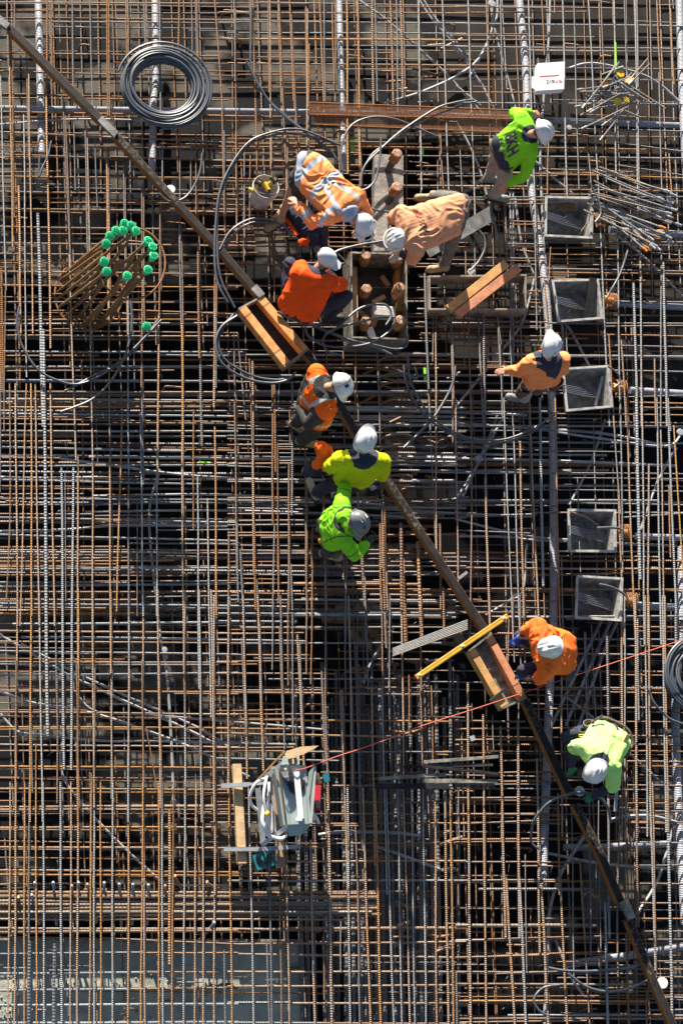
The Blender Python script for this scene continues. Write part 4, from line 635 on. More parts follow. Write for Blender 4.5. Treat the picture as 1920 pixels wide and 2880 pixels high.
b = MB(); b.beam(A, B, 0.058, 0.024, bevel=.003); bd = b.build('body', M['yellow'], t)
d = (B-A).normalized(); sd = d.cross(Vector((0, 0, 1))).normalized()
b = MB()
for o_ in (-.018, -.006, .017): b.beam(A+sd*o_+Vector((0, 0, .002)), B+sd*o_+Vector((0, 0, .002)), 0.003, .002)
b.build('groove', M['ochre'], bd)
for f in (.035, .50, .955):
    c = A+(B-A)*f+Vector((0, 0, .002)); v_ = MB(); v_.lathe(c, (0, 0, 1), [(.02, 0), (.02, .004), (.016, .005)], 16); vv = v_.build('vial_window', M['white'], t)
    v_ = MB(); v_.tube([c+d*.012+Vector((0, 0, .007)), c-d*.012+Vector((0, 0, .007))], .006, 8); v_.build('vial', M['lime_mark'], vv)
b = MB(); b.beam(A-d*.006, A+d*.004, .060, .026); b.beam(B-d*.004, B+d*.006, .060, .026); b.build('end_cap', M['redplastic'], t)

# ------------------------------------------------------------------ form boxes, planks, plate, bolts
def wallbox(name, label, cat, quad, z, h, th, m, mfloor=None, group=None, part='board'):
    """open box: four boards on the corners quad (photo pixels at height z)"""
    c = [P(x, y, z) for x, y in quad]; cen = sum(c, Vector())/4
    t = thing(name, label, cat, Vector((cen.x, cen.y, z-h)), group)
    for i in range(4):
        a, b_ = c[i], c[(i+1) % 4]; d = (b_-a).normalized(); s = d.cross(Vector((0, 0, 1))).normalized()
        if (cen-a).dot(s) < 0: s = -s
        e = th if i % 2 == 0 else 0
        o = s*(th/2)
        bb = MB(); bb.beam(a+o+d*(0 if i % 2 == 0 else th), b_+o-d*(0 if i % 2 == 0 else th), th, h-0.002*(i % 2), bevel=.002); bb.build(part, m, t)
    if mfloor:
        bb = MB(); q = [cen+(p-cen)*0.97 for p in c]; dn = Vector((0, 0, -(h-.01)))
        bb.prism([p+dn-Vector((0, 0, .02)) for p in q][::-1], [p+dn for p in q][::-1]); bb.build('floor_plate', mfloor, t)
    return t
wallbox('form_box', 'large grey form box holding six rusty anchor bolts', 'form box', [(985, 708), (1144, 712), (1146, 956), (988, 951)], 0.12, 0.42, 0.022, M['plygrey'], M['darksteel'])
wallbox('form_box', 'open wooden form box under two crossed planks', 'form box', [(1204, 775), (1480, 771), (1479, 872), (1206, 872)], 0.10, 0.22, 0.024, M['greywood'])
for a, b_, c, lab in (((1262, 868), (1424, 739), 'ochre', 'ochre plank lying across the open wooden form box'), ((1286, 884), (1458, 751), 'red_lvl', 'reddish plank beside the ochre one on the open form box')):
    bb = MB(); bb.beam(P(*a, .17), P(*b_, .17), 26/PXM, .06, bevel=.003); bb.build('plank', M[c], label=lab, category='plank')
def concrete_plate():
    q = [P(x, y, -.02) for x, y in [(1054, 432), (1134, 437), (1133, 704), (1051, 705)]][::-1]
    bb = MB(); bb.prism([p-Vector((0, 0, .15)) for p in q], q); return bb.build('base_plate', M['plateg'], label='long cement-stained plate with two upright rusty bolts', category='plate')
M['plateg'] = mat('cement_plate', (0.33, 0.30, 0.27), 0.8, 0, (0.20, 0.18, 0.165), 7, 0.6, 35, contrast=(.4, .6))
concrete_plate()
def bolt(base, top, zb, zt, label, num):
    A = P(*base, zb); B = P(*top, zt); ax = (B-A); L = ax.length; ax.normalize()
    t = thing('anchor_bolt', label, 'anchor bolt', A, 'rusty anchor bolts with numbered heads')
    b = MB(); b.tube([A+ax*(L*i/10) for i in range(8)], .046, 14, .4, period=.02); b.build('shank', M['darksteel'], t, smooth=45)
    b = MB(); b.lathe(A+ax*(L*.62), ax, [(.062, 0), (.074, .008), (.074, L*.18), (.066, L*.20), (.072, L*.22), (.072, L*.35), (.058, L*.372), (.058, L*.38)], 6 if num % 2 else 18)
    hd = b.build('nut', M['boltrust'], t)
    b = MB(); b.lathe(A+ax*(L*.62), ax, [(.056, L*.36), (.057, L*.40), (.053, L*.405)], 18); b.build('bolt_face', M['boltface'], t)
    vs, fs = text_mesh('W\n%d' % num, .05, .001); z = ax; x = Vector((1, 0, 0)); x = (x-z*x.dot(z)).normalized(); y = z.cross(x)
    b = MB(); o = A+ax*(L*.62+L*.408); b.add([o+x*v.x+y*v.y+z*(v.z+.001) for v in vs], fs); b.build('number', M['chalk'], t)
M['boltrust'] = mat('bolt_rust', (0.42, 0.20, 0.07), 0.6, 0.2, (0.20, 0.09, 0.035), 25, 0.4, 60)
M['boltface'] = mat('bolt_end', (0.40, 0.22, 0.13), 0.7, 0.1, (0.28, 0.14, 0.08), 40)
M['chalk'] = mat('chalk', (0.8, 0.75, 0.7), 0.9)
for i, (bs, tp, zb, zt, lab) in enumerate([((1090, 480), (1117, 431), -.03, .42, 'rusty bolt at the top of the concrete plate'), ((1091, 568), (1117, 526), -.03, .38, 'rusty bolt in the middle of the concrete plate'),
    ((1010, 768), (1029, 718), -.28, .22, 'upper left bolt in the form box'), ((1098, 770), (1120, 722), -.28, .2, 'upper right bolt in the form box, under the pale glove'), ((1012, 850), (1031, 812), -.28, .15, 'middle left bolt in the form box'),
    ((1100, 862), (1124, 808), -.28, .25, 'middle right bolt in the form box'), ((1012, 942), (1029, 904), -.28, .15, 'lower left bolt in the form box, crossed by hose'), ((1104, 942), (1127, 901), -.28, .2, 'lower right bolt in the form box')]):
    bolt(bs, tp, zb, zt, lab, i+1)
def block(name, lab, cat, a, b_, wd, z, h, m, group=None, bev=.003):
    bb = MB(); bb.beam(P(*a, z), P(*b_, z), wd/PXM, h, bevel=bev); return bb.build(name, M[m], label=lab, category=cat, group=group)
block('timber_packer', 'long pale timber standing along the left inside of the form box', 'timber', (997, 750), (1000, 910), 15, -.05, .2, 'pine')
block('timber_packer', 'brown timber along the upper right inside of the form box', 'timber', (1120, 735), (1118, 800), 16, -.08, .15, 'ochre')
block('timber_packer', 'yellow timber along the right inside of the form box', 'timber', (1126, 790), (1126, 875), 20, -.02, .18, 'yellowwood')
block('wood_offcut', 'small timber offcut lying in the middle of the form box', 'timber offcut', (1074, 775), (1094, 803), 14, -.24, .04, 'pine')
block('wood_offcut', 'small timber offcut just above the grey block', 'timber offcut', (1048, 850), (1082, 832), 14, -.24, .04, 'pine')
block('wood_offcut', 'timber offcut at the lower left of the grey block', 'timber offcut', (1005, 872), (1034, 892), 13, -.22, .04, 'pine')
block('wood_offcut', 'timber offcut below the grey block', 'timber offcut', (1050, 915), (1060, 885), 14, -.22, .04, 'pine')
block('foam_block', 'rough grey-white block among the bolts in the form box', 'block', (1048, 872), (1112, 876), 32, .02, .14, 'tub2', bev=.012) if M.setdefault('tub2', mat('foam', (0.55, 0.53, 0.52), 0.9, 0, (0.40, 0.38, 0.37), 16, 0.6, 50)) else None
block('paper_wedge', 'white wedge standing beside the lower left bolt', 'wedge', (1038, 920), (1048, 950), 22, -.1, .02, 'card')
plate('steel_offcut', 'dark cement-stained board under the peach-shirted worker', 'board', [(1190, 690), (1375, 580), (1397, 615), (1208, 724)], .07, M['boardg'], .02) if M.setdefault('boardg', mat('stained_board', (0.07, 0.075, 0.08), 0.6, 0, (0.20, 0.205, 0.20), 9, 0.2, 40)) else None

# ------------------------------------------------------------------ recess tubs with strands, castings
def tub(quad, label, z=0.06, depth=0.26, inner=0.72, extra=None):
    c = [P(x, y, z) for x, y in quad]; cen = sum(c, Vector())/4
    t = thing('recess_tub', label, 'recess tub', Vector((cen.x, cen.y, z-depth)), 'grey recess tubs down the right side')
    dn = Vector((0, 0, -depth)); b = MB()
    def ring(f, dz): return [cen+(p-cen)*f+Vector((0, 0, dz)) for p in c]
    rings = [ring(inner, -depth-.015), ring(.97, -.02), ring(1.0, 0), ring(1.0, .008), ring(.90, .008), ring(.88, -.006), ring(inner*.97, -depth)]
    vs = []; fs = []
    for r_ in rings: vs += r_
    for i in range(len(rings)-1):
        for k in range(4): fs.append((i*4+k, (i+1)*4+k, (i+1)*4+(k+1) % 4, i*4+(k+1) % 4))
    fs.append((0, 1, 2, 3)); n = (len(rings)-1)*4; fs.append((n+3, n+2, n+1, n))
    b.add(vs, fs)
    for k in range(4, 20): b.mi[k] = 1
    b.build('shell', [M['tub'], M['tubrim']], t)
    e = [(c[0]+c[3])/2, (c[1]+c[2])/2]
    for k in range(5):
        s = MB(); o = Vector((0, .03-.022*k, 0)); A = e[0]+o*0.9+Vector((-.01, 0.03, .012)); B = cen+(e[1]-cen)*.7+o*1.3+Vector((0, -.03, -.13))
        s.tube([A, (A+B)/2+Vector((0, 0, -.02)), B], .0075, 7, .5, period=.03); s.build('strand', M['strand'], t, smooth=45)
    return t, c, cen
TUBS = [([(1531, 551), (1668, 555), (1665, 672), (1529, 665)], 'topmost grey tub, orange-stained inside, with strands across it'),
        ([(1549, 787), (1682, 784), (1696, 897), (1568, 907)], 'grey tub with a black board leaning across its right side'),
        ([(1578, 1035), (1711, 1027), (1723, 1146), (1590, 1158)], 'grey tub beside the navy-yoked orange jacket, with a bright metal strip inside'),
        ([(1594, 1431), (1731, 1433), (1733, 1554), (1598, 1553)], 'grey tub with a rusty bar over its upper left corner'),
        ([(1619, 1617), (1751, 1625), (1747, 1748), (1615, 1740)], 'lowest grey tub, with a bent rusty bar on its floor')]
for i, (qd, lab) in enumerate(TUBS):
    t, c, cen = tub(qd, lab)
    rx = max(x for x, y in qd); my = (qd[1][1]+qd[2][1])/2
    a0 = P(rx+2, my, -.02); g = thing('anchor_spiral', ['rust-orange anchor spiral leaving the topmost tub', 'rust-orange anchor spiral leaving the tub with a black board', 'rust-orange anchor spiral leaving the tub with a bright strip', 'rust-orange anchor spiral leaving the tub with a rusty bar over its corner', 'rust-orange anchor spiral leaving the lowest tub'][i], 'anchor spiral', a0-Vector((0, 0, .12)), 'anchor spirals beside the tubs')
    b = MB(); b.lathe(a0+Vector((.0, 0, -.02)), (1, -.03, 0), [(.055, 0), (.055, .02), (.045, .03), (.04, .08), (.04, .12)], 4 if i == 2 else 14); b.build('casting', M['orange_cast'], g)
    pts = []
    for k in range(6*14+1):
        a = 2*math.pi*k/14; pts.append(a0+Vector((.05+.023*k/14, .105*math.cos(a), .07*math.sin(a)-.05)))
    b = MB(); b.tube(pts, .007, 7, .95); b.build('spiral', M['rusty'], g, smooth=45)
for i, (qd, lab) in enumerate(TUBS):
    cx_ = sum(p[0] for p in qd)/4; cy_ = sum(p[1] for p in qd)/4; rq = random.Random(i)
    for k in range(3+i % 3):
        x_, y_ = cx_+rq.uniform(-25, 25), cy_+rq.uniform(-5, 30); a_ = rq.uniform(0, 3.1); b = MB()
        b.beam(P(x_, y_, -.185+.01*k), P(x_+18*math.cos(a_), y_+18*math.sin(a_), -.17+.01*k), rq.uniform(.012, .035), .008); b.build('timber_scrap', M[['pine', 'ochre', 'greywood'][k % 3]], label='small timber scrap on the floor of the %s recess tub' % ['topmost', 'second', 'third', 'fourth', 'fifth'][i], category='scrap', group='timber scraps in tub %s' % ['one', 'two', 'three', 'four', 'five'][i])
qs = [P(x, y, -.02) for x, y in [(1573, 562), (1616, 563), (1614, 592), (1568, 590)]]
bb = MB(); bb.prism([p-Vector((0, 0, .01)) for p in qs][::-1], qs[::-1]); bb.build('rusty_sheet', M['rusty'], label='rust-orange sheet against the far wall of the topmost tub', category='sheet')
bb = MB(); bb.beam(P(1653, 893, .03), P(1668, 781, .10), 22/PXM, .03, bevel=.002); bb.build('board', M['ply'], label='black board leaning in the second tub from the top', category='board')
bb = MB(); bb.beam(P(1673, 1140, -.08), P(1694, 1058, .0), 8/PXM, .012, bevel=.002); bb.build('metal_strip', M['galv'], label='bright metal strip leaning inside the middle tub', category='metal strip')
bb = MB(); bb.tube([P(1600, 1438, .09), P(1650, 1455, .02), P(1683, 1478, -.05)], .011, 8, .5); bb.build('loose_bar', M['bar'], label='short rusty bar over the corner of the fourth tub', category='bar')
bb = MB(); bb.tube(q3([(1644, 1730), (1655, 1722), (1680, 1721), (1705, 1722)], -.15), .010, 8, .9); bb.build('loose_bar', M['bar'], label='bent rusty bar on the floor of the lowest tub', category='bar')
bb = MB(); bb.tube([P(1626, 660, -.1), P(1652, 625, .0)], .009, 8, .4); bb.build('loose_bar', M['bar'], label='short bar leaning inside the topmost tub', category='bar')
# ------------------------------------------------------------------ heaps of short bars with couplers
def rod(p, q, zp, zq, r, end, lab, group, tone):
    A, B = P(*p, zp), P(*q, zq); t = thing('coupler_bar', lab, 'coupler bar', A, group); d = (B-A).normalized()
    b = MB(); b.tube([A, (A+B)/2+Vector((0, 0, random.uniform(-.005, .005))), B], r, 8, tone); b.build('bar', M['bar'], t, smooth=45)
    b = MB(); b.lathe(B-d*.05, d, [(r*1.2, 0), (r*1.75, .005), (r*1.75, .05), (r*1.4, .055), (r*1.6, .06), (r*1.6, .085), (r*1.0, .09)], 10); b.build('coupler', end, t)
rd = random.Random(21)
fan = [((1672, 476), (1876, 538)), ((1684, 470), (1892, 548)), ((1668, 482), (1858, 560)), ((1712, 482), (1888, 562)), ((1655, 538), (1860, 588)), ((1700, 500), (1880, 578)), ((1662, 545), (1880, 600)), ((1672, 520), (1885, 612)), ((1680, 555), (1878, 625)), ((1690, 548), (1908, 632)), ((1665, 570), (1862, 640)), ((1650, 572), (1855, 655)), ((1700, 560), (1868, 662)), ((1688, 580), (1880, 668)), ((1640, 590), (1840, 690)), ((1668, 600), (1885, 680)), ((1705, 590), (1850, 700)), ((1720, 600), (1835, 695)), ((1690, 610), (1822, 700)), ((1715, 620), (1812, 702)), ((1676, 565), (1870, 645)), ((1695, 530), (1895, 590)), ((1650, 545), (1830, 672)), ((1668, 508), (1850, 610)), ((1680, 600), (1860, 655)), ((1740, 530), (1885, 570)), ((1720, 640), (1820, 690))]
for k, (p, q) in enumerate(fan):
    hi = rd.uniform(.03, .16)
    rod(p, q, hi, rd.uniform(.04, .18), .011, M['orange_cast'] if k in (10, 11, 18, 19, 20) else M['galv'], ('bar with orange coupler' if k in (10, 11, 18, 19, 20) else 'bar with silver coupler') + ' in the fan-shaped bundle above the tubs', ('orange-coupler' if k in (10, 11, 18, 19, 20) else 'silver-coupler') + ' bars of the fan-shaped bundle', rd.uniform(-.2, .5))
M['dullend'] = mat('dull_coupler', (0.20, 0.20, 0.20), 0.5, 0.4, (0.30, 0.29, 0.28), 30)
heap = [((1740, 175), (1640, 300)), ((1728, 185), (1668, 270)), ((1820, 165), (1778, 215)), ((1825, 180), (1770, 235)), ((1790, 255), (1637, 258)), ((1770, 262), (1646, 270)), ((1748, 235), (1628, 252)), ((1740, 245), (1650, 285)), ((1750, 270), (1622, 300)), ((1738, 280), (1638, 322)), ((1745, 262), (1655, 312)), ((1760, 250), (1662, 315)), ((1755, 290), (1675, 305)), ((1765, 300), (1640, 360)), ((1745, 320), (1690, 390)), ((1752, 310), (1697, 350)), ((1800, 330), (1700, 286)), ((1830, 290), (1745, 235)), ((1870, 305), (1756, 232)), ((1690, 210), (1745, 190)), ((1770, 215), (1700, 245)), ((1775, 205), (1720, 262)), ((1782, 270), (1700, 258)), ((1730, 200), (1700, 295)), ((1790, 225), (1742, 268)), ((1775, 290), (1730, 215))]
for k, (p, q) in enumerate(heap):
    rod(p, q, rd.uniform(.03, .16), rd.uniform(.03, .15), .010, M['dullend'], 'short dark bar with a socket end in the tangled heap at upper right', 'dark socket bars of the tangled heap', rd.uniform(-.3, .5))
for k, (x, y, s) in enumerate([(1742, 205, 15), (1770, 225, 14), (1760, 280, 12), (1700, 240, 13), (1735, 285, 12)]):
    b = MB(); b.lathe(P(x, y, .05+.02*k), (rd.uniform(-.5, .5), rd.uniform(-.5, .5), 1), [(s/PXM*.4, 0), (s/PXM, .001), (s/PXM, .006), (s/PXM*.4, .007)], 14)
    b.build('plastic_washer', M['orange_cast'] if k % 2 else M['yellow'], label='orange washer in the tangled heap of bars' if k % 2 else 'yellow washer in the tangled heap of bars', category='washer', group='orange washers in the heap' if k % 2 else 'yellow washers in the heap')
for p, q, z, wd, lab in [((1735, 175), (1728, 20), .05, 5, 'lime spray mark running up a bar above the tangled heap')]:
    b = MB(); b.tube([P(1729, 120, .035), P(1731, 195, .035)], .013, 7); b.build('paint_mark', M['lime_mark'], label=lab, category='paint mark')
for qd, z, lab in (([(1775, 260), (1812, 250), (1818, 300), (1785, 312)], ZD+.006, 'lime paint patch on the deck beside the tangled heap'), ([(984, 390), (998, 390), (996, 430), (986, 430)], -.3, 'lime tape behind the bending worker in striped orange shirt'), ([(1180, 415), (1191, 415), (1191, 440), (1180, 440)], -.1, 'small lime tag right of the topmost bolt'), ([(1190, 1035), (1197, 1035), (1199, 1070), (1192, 1070)], -.1, 'lime tag left of the sagging hoses'), ([(560, 1298), (588, 1298), (588, 1303), (560, 1303)], -.12, 'small lime tag left of the yellow-shirted worker'), ([(1786, 310), (1800, 308), (1812, 345), (1798, 350)], ZD+.01, 'small lime paint streak below the tangled heap')):
    plate('lime_tag', lab, 'tag', qd, z, M['lime_mark'], .003)

# ------------------------------------------------------------------ starter bar cage with green caps
cz = P(300, 830, -.3)
t = thing('bar_cage', 'tilted round cage of rusty starter bars at the left', 'bar cage', Vector((cz.x, cz.y, -.45)))
ztop, zbot = 1.25, -.40; CAGE = []; M['cagebar'] = bar_material('cage_steel', (0.24, 0.17, 0.10), (0.24, 0.12, 0.04), 0.1)
rods = [((860, 170), (505, 455)), ((905, 185), (540, 470)), ((850, 218), (450, 545)), ((938, 220), (415, 610)), ((800, 218), (425, 570)), ((758, 255), (440, 520)), ((733, 310), (470, 490)), ((720, 430), (395, 690)), ((736, 500), (410, 745)), ((877, 530), (595, 870)), ((1020, 488), (720, 850)), ((1060, 390), (680, 880)), ((1052, 328), (560, 880)), ((1022, 287), (450, 810)), ((708, 395), (400, 640)), ((1030, 440), (740, 845)), ((958, 535), (655, 875)), ((835, 590), (565, 885)), ((880, 300), (470, 800)), ((770, 420), (430, 720)), ((920, 400), (620, 880)), ((990, 380), (600, 840)), ((830, 420), (520, 850)), ((700, 360), (420, 560)), ((960, 470), (690, 870))]
caps = 14
for k, (a, b_) in enumerate(rods):
    A = P(b_[0]/2.45, 560+b_[1]/2.45, zbot+.1*(k % 3)); B = P(a[0]/2.45, 560+a[1]/2.45, ztop if k < caps else ztop-.12)
    b = MB(); b.tube([A, (A+B)/2, B], .018, 9, .45+.3*math.sin(k*2.3)); CAGE.append(0); CAGE[-1] = b.build('starter_bar', M['cagebar'], t, smooth=45)
def ringp(cx, cy, rx, ry, z):
    return [P(cx+rx*math.cos(a), cy+ry*math.sin(a), z) for a in [2*math.pi*i/48 for i in range(48)]]
b = MB(); b.tube(ringp(370, 741, 95, 101, .9), .012, 7, 1.0, closed=True); b.build('upper_hoop', M['rusty'], t, smooth=45)
b = MB(); b.tube(ringp(250, 828, 95, 98, -.1), .012, 7, 1.0, closed=True); b.build('lower_hoop', M['rusty'], t, smooth=45)
caplab = ['topmost green cap of the cage', 'green cap second from the top right of the cluster', 'green cap in the middle of the top cluster', 'green cap at the right end of the top cluster', 'green cap left of the top cluster', 'green cap on the upper left curve of the cage', 'green cap at the left end of the upper curve', 'upper of two green caps at the left of the cage', 'lower of two green caps at the left of the cage', 'green cap at the bottom middle of the cage', 'green cap at the lower right of the cage', 'shaded green cap at the right of the cage', 'green cap at the right, second from its top', 'green cap at the right, topmost there']
def cap(c, ax, parent=None, **tags):
    b = MB(); b.lathe(c, ax, [(.036, -.075), (.036, -.01), (.046, -.004), (.054, .0), (.054, .010), (.046, .013)], 16)
    x = Vector((1, 0, 0)); x = (x-ax*x.dot(ax)).normalized(); y = ax.cross(x)
    for a in (0.3, 0.3+math.pi/3, 0.3+2*math.pi/3): 
        v = x*math.cos(a)+y*math.sin(a); b.box(c+ax*.016, v*.038, ax.cross(v)*.005, ax*.003, mi=1)
    return b.build('green_cap', [M['green_cap'], M['green_dark']], parent, **tags)
for k in range(caps):
    a, b_ = rods[k]; A = P(b_[0]/2.45, 560+b_[1]/2.45, zbot); B = P(a[0]/2.45, 560+a[1]/2.45, ztop); cap(B, (B-A+Vector((0, 0, .5))).normalized(), CAGE[k])
B = P(413, 918, .1); cap(B, Vector((.2, -.1, 1)).normalized(), None, label='single green cap below the cage, among the hoses', category='safety cap')

# ------------------------------------------------------------------ bucket with drills
A = P(729, 565, .02); B = P(749, 524, .37); ax = (B-A).normalized(); L = (B-A).length
t = thing('bucket', 'dirty white bucket holding yellow and black power tools', 'bucket', A)
b = MB(); b.lathe(A, ax, [(.125, 0), (.13, .01), (.158, L-.05), (.165, L-.048), (.165, L-.03), (.160, L-.028), (.163, L-.004), (.158, L), (.152, L-.004), (.145, L*.5), (.12, .02)], 32); b.build('pail', M['bucket'], t, smooth=40)
x = Vector((1, 0, 0)); x = (x-ax*x.dot(ax)).normalized(); y = ax.cross(x)
b = MB(); b.tube([B-ax*.03+x*.16*math.cos(a)+y*(.10*math.sin(a))-ax*.02*math.sin(a) for a in [math.pi*(-i)/14 for i in range(15)]], .003, 6); b.build('handle', M['galv'], t)
def tool(c, d, lab, flip=1):
    g = thing('cordless_drill', lab, 'drill', c, None); d = d.normalized(); u = ax; s = d.cross(u).normalized()
    b = MB(); b.box(c, s*.045, d*.036, u*.022); b.box(c+u*.024, s*.034, d*.028, u*.006); b.build('battery', M['black'], g)
    b = MB(); b.box(c+u*.031+s*.008, s*.018, d*.004, u*.001); b.build('battery_stripe', M['yellow'], g)
    b = MB(); b.tube([c-d*.02-u*.01, c-d*.075-u*.03, c-d*.10-u*.06], .020, 10); b.tube([c-d*.10-u*.045+s*.045*flip, c-d*.12-u*.05-s*.06*flip], .030, 12); b.build('body', M['yellow'], g, smooth=45)
    b = MB(); b.tube([c-d*.118-u*.05-s*.06*flip, c-d*.126-u*.05-s*.105*flip], .020, 12, r1=.012); b.build('chuck', M['black'], g, smooth=45)
tool(P(727, 513, .37), D(.5, -.9), 'yellow drill with its battery at the left side of the bucket')
tool(P(771, 505, .44), D(.75, -.6), 'yellow drill with its battery over the right rim of the bucket', -1)

# ------------------------------------------------------------------ site cabinet on its stand
zt = .55
t = thing('site_cabinet', 'pale blue electrical cabinet with cables on a folding metal stand', 'electrical cabinet', P(790, 2300, 0))
f = [P(787, 2152, zt), P(861, 2152, zt), P(875, 2316, zt-.02), P(809, 2319, zt-.02)]
dn = [P(787, 2200, .12), P(850, 2200, .12), P(856, 2345, .1), P(800, 2345, .1)]
b = MB(); b.prism([p for p in dn][::-1], [p for p in f][::-1]); box_ = b.build('box', M['cabinet'], t)
b = MB(); n_ = Vector((0, 0, .002)); c = P(836, 2210, zt+.001); b.lathe(c, (0, 0, 1), [(.10, 0), (.10, .003)], 28); b.build('socket_well', M['black'], box_)
b = MB(); b.beam(P(800, 2160, zt+.01), P(816, 2318, zt), .006, .01); b.beam(P(855, 2160, zt+.01), P(867, 2315, zt), .006, .01); b.build('fold', M['galv'], box_)
b = MB(); b.beam(P(834, 2170, zt+.06), P(847, 2302, zt+.05), .065, .03, bevel=.004); hd = b.build('handle_bar', M['cabwhite'], t)
b = MB(); b.box(P(840, 2304, zt+.04), (.03, 0, 0), (0, .02, 0), (0, 0, .03)); b.build('latch', M['cabwhite'], hd)
b = MB(); b.prism([P(790, 2146, .3), P(842, 2146, .3), P(842, 2132, .3), P(796, 2132, .3)], [P(790, 2150, .5), P(842, 2150, .5), P(842, 2126, .5), P(796, 2126, .5)]); up_ = b.build('upper_box', M['cabinet'], t)
b = MB(); b.lathe(P(823, 2139, .502), (0, 0, 1), [(.052, 0), (.052, .004)], 20); b.build('round_hole', M['black'], up_)
b = MB(); b.tube([P(824, 2136, .51), P(825, 2150, .54)], .012, 8); b.build('hook', M['boltface'], up_)
q = [P(890, 2152, zt+.02), P(886, 2152, zt+.02), P(868, 2316, zt), P(874, 2316, zt)]
b = MB(); b.prism([p-Vector((0, 0, .30)) for p in [P(884, 2158, zt), P(888, 2160, zt), P(878, 2314, zt), P(872, 2314, zt)]], [P(884, 2154, zt), P(890, 2154, zt), P(878, 2316, zt), P(872, 2314, zt)]); b.build('open_door', M['cabinet'], t)
b = MB(); b.prism([P(811, 2322, .14), P(853, 2322, .14), P(848, 2350, .10), P(812, 2352, .10)], [P(811, 2318, .5), P(853, 2318, .5), P(848, 2348, .45), P(812, 2350, .45)]); b.build('lower_panel', M['cabinet'], t)
b = MB(); b.beam(P(776, 2160, .5), P(800, 2320, .45), .02, .20); b.build('side_panel', M['cabinet'], t)
b = MB(); b.lathe(P(806, 2178, .58), D(.3, .9, .2), [(.055, -.06), (.062, -.05), (.062, .03), (.05, .06), (.05, .10), (.042, .11)], 14); wm = b.build('wrapped_motor', M['black'], t, smooth=50)
b = MB()
for k in range(6): b.tube([P(790+4*k, 2170, .66)+Vector((0, .0, 0)), P(798+2*k, 2186, .665), P(812, 2196-k*3, .65)], .004, 5)
b.build('plastic_wrap', M['galv'], wm)
for p, q_, z0, z1, wd in [((622, 2210), (700, 2206), .22, .24, .05), ((700, 2206), (775, 2200), .24, .3, .03), ((725, 2216), (740, 2372), .3, .2, .06), ((630, 2388), (740, 2388), .2, .2, .045), ((740, 2388), (845, 2380), .2, .22, .045), ((735, 2378), (806, 2326), .2, .45, .05), ((745, 2185), (812, 2134), .35, .45, .05), ((762, 2186), (774, 2340), .3, .28, .02)]:
    b = MB(); b.beam(P(*p, z0), P(*q_, z1), wd, .006); b.beam(P(*p, z0)+Vector((wd*.45, wd*.45, 0)), P(*q_, z1)+Vector((wd*.45, wd*.45, 0)), .006, .05); b.build('angle_iron', M['galv'], t)
for pts, zs, wd in [([(748, 2188), (720, 2202), (704, 2235), (707, 2262), (722, 2278)], [.45, .5, .45, .4, .35], 8), ([(752, 2178), (744, 2215), (742, 2250), (750, 2300), (748, 2330), (763, 2352), (800, 2358)], [.5, .55, .55, .5, .45, .4, .35], 8), ([(757, 2200), (755, 2260), (758, 2320), (764, 2336), (762, 2260)], [.4, .42, .4, .38, .4], 8), ([(742, 2262), (738, 2310), (750, 2345), (768, 2356)], [.4, .45, .42, .4], 9), ([(770, 2356), (790, 2360), (805, 2350)], [.4, .4, .38], 9), ([(878, 2285), (890, 2300), (896, 2315)], [.2, .15, .1], 9)]:
    b = MB(); b.tube(q3(pts, zs, 8), wd/PXM/2, 10); b.build('cable', M['white'], t, smooth=45)
b = MB(); b.tube([P(747, 2292, .52), P(756, 2286, .52)], .03, 12); b.build('yellow_tag', M['yellow'], t)
# things on and around the stand
def timb(a, b_, wd, z, h, m, lab, name='timber_plank', cat='plank'):
    bb = MB(); bb.beam(P(*a, z), P(*b_, z), wd/PXM, h, bevel=.003); return bb.build(name, M[m], label=lab, category=cat)
timb((667, 2148), (682, 2428), 23, .16, .09, 'pine', 'pale plank under the cabinet stand, left of the cables')
timb((772, 2155), (792, 2438), 22, .12, .08, 'red2', 'brown plank under the cabinet, right of the other plank') if M.setdefault('red2', mat('brown_plank', (0.30, 0.18, 0.11), 0.75, 0, (0.38, 0.24, 0.15), 6)) else None
b = MB(); o = [(800, 2122), (806, 2112), (845, 2100), (896, 2097), (884, 2106), (860, 2118), (826, 2132), (808, 2134)]
b.prism([P(x, y, .60) for x, y in o][::-1], [P(x, y, .63) for x, y in o][::-1]); b.build('wood_shard', M['pine'], label='pointed split board resting on top of the cabinet', category='board')
b = MB(); b.beam(P(801, 2112, .62), P(724, 2194, .5), .018, .018); b.build('thin_batten', M['ochre'], label='thin brown batten slanting from the split board to the stand', category='batten')
b = MB(); b.prism([P(x, y, .10) for x, y in [(875, 2208), (903, 2208), (900, 2278), (880, 2278)]][::-1], [P(x, y, .20) for x, y in [(884, 2208), (903, 2208), (898, 2280), (880, 2278)]][::-1]); pk = b.build('red_pouch', M['redplastic'], label='red transparent pack standing at the right of the cabinet', category='pack')
b = MB(); b.box(P(892, 2262, .205), (.025, 0, 0), (0, .045, 0), (0, 0, .004)); b.build('dark_insert', M['black'], pk)
g = thing('cordless_drill', 'teal cordless drill lying right of the cabinet', 'drill', P(900, 2190, .1))
b = MB(); b.tube([P(888, 2176, .18), P(898, 2205, .16)], .035, 12); b.tube([P(893, 2195, .16), P(915, 2186, .16)], .018, 10); b.build('body', M['leather'], g, smooth=45)
b = MB(); b.box(P(916, 2188, .18), (.032, .01, 0), (-.01, .045, 0), (0, 0, .03)); b.build('battery', M['teal'], g)
g = thing('battery_charger', 'teal twin battery pack strapped together below the cabinet stand', 'battery', P(740, 2420, .05))
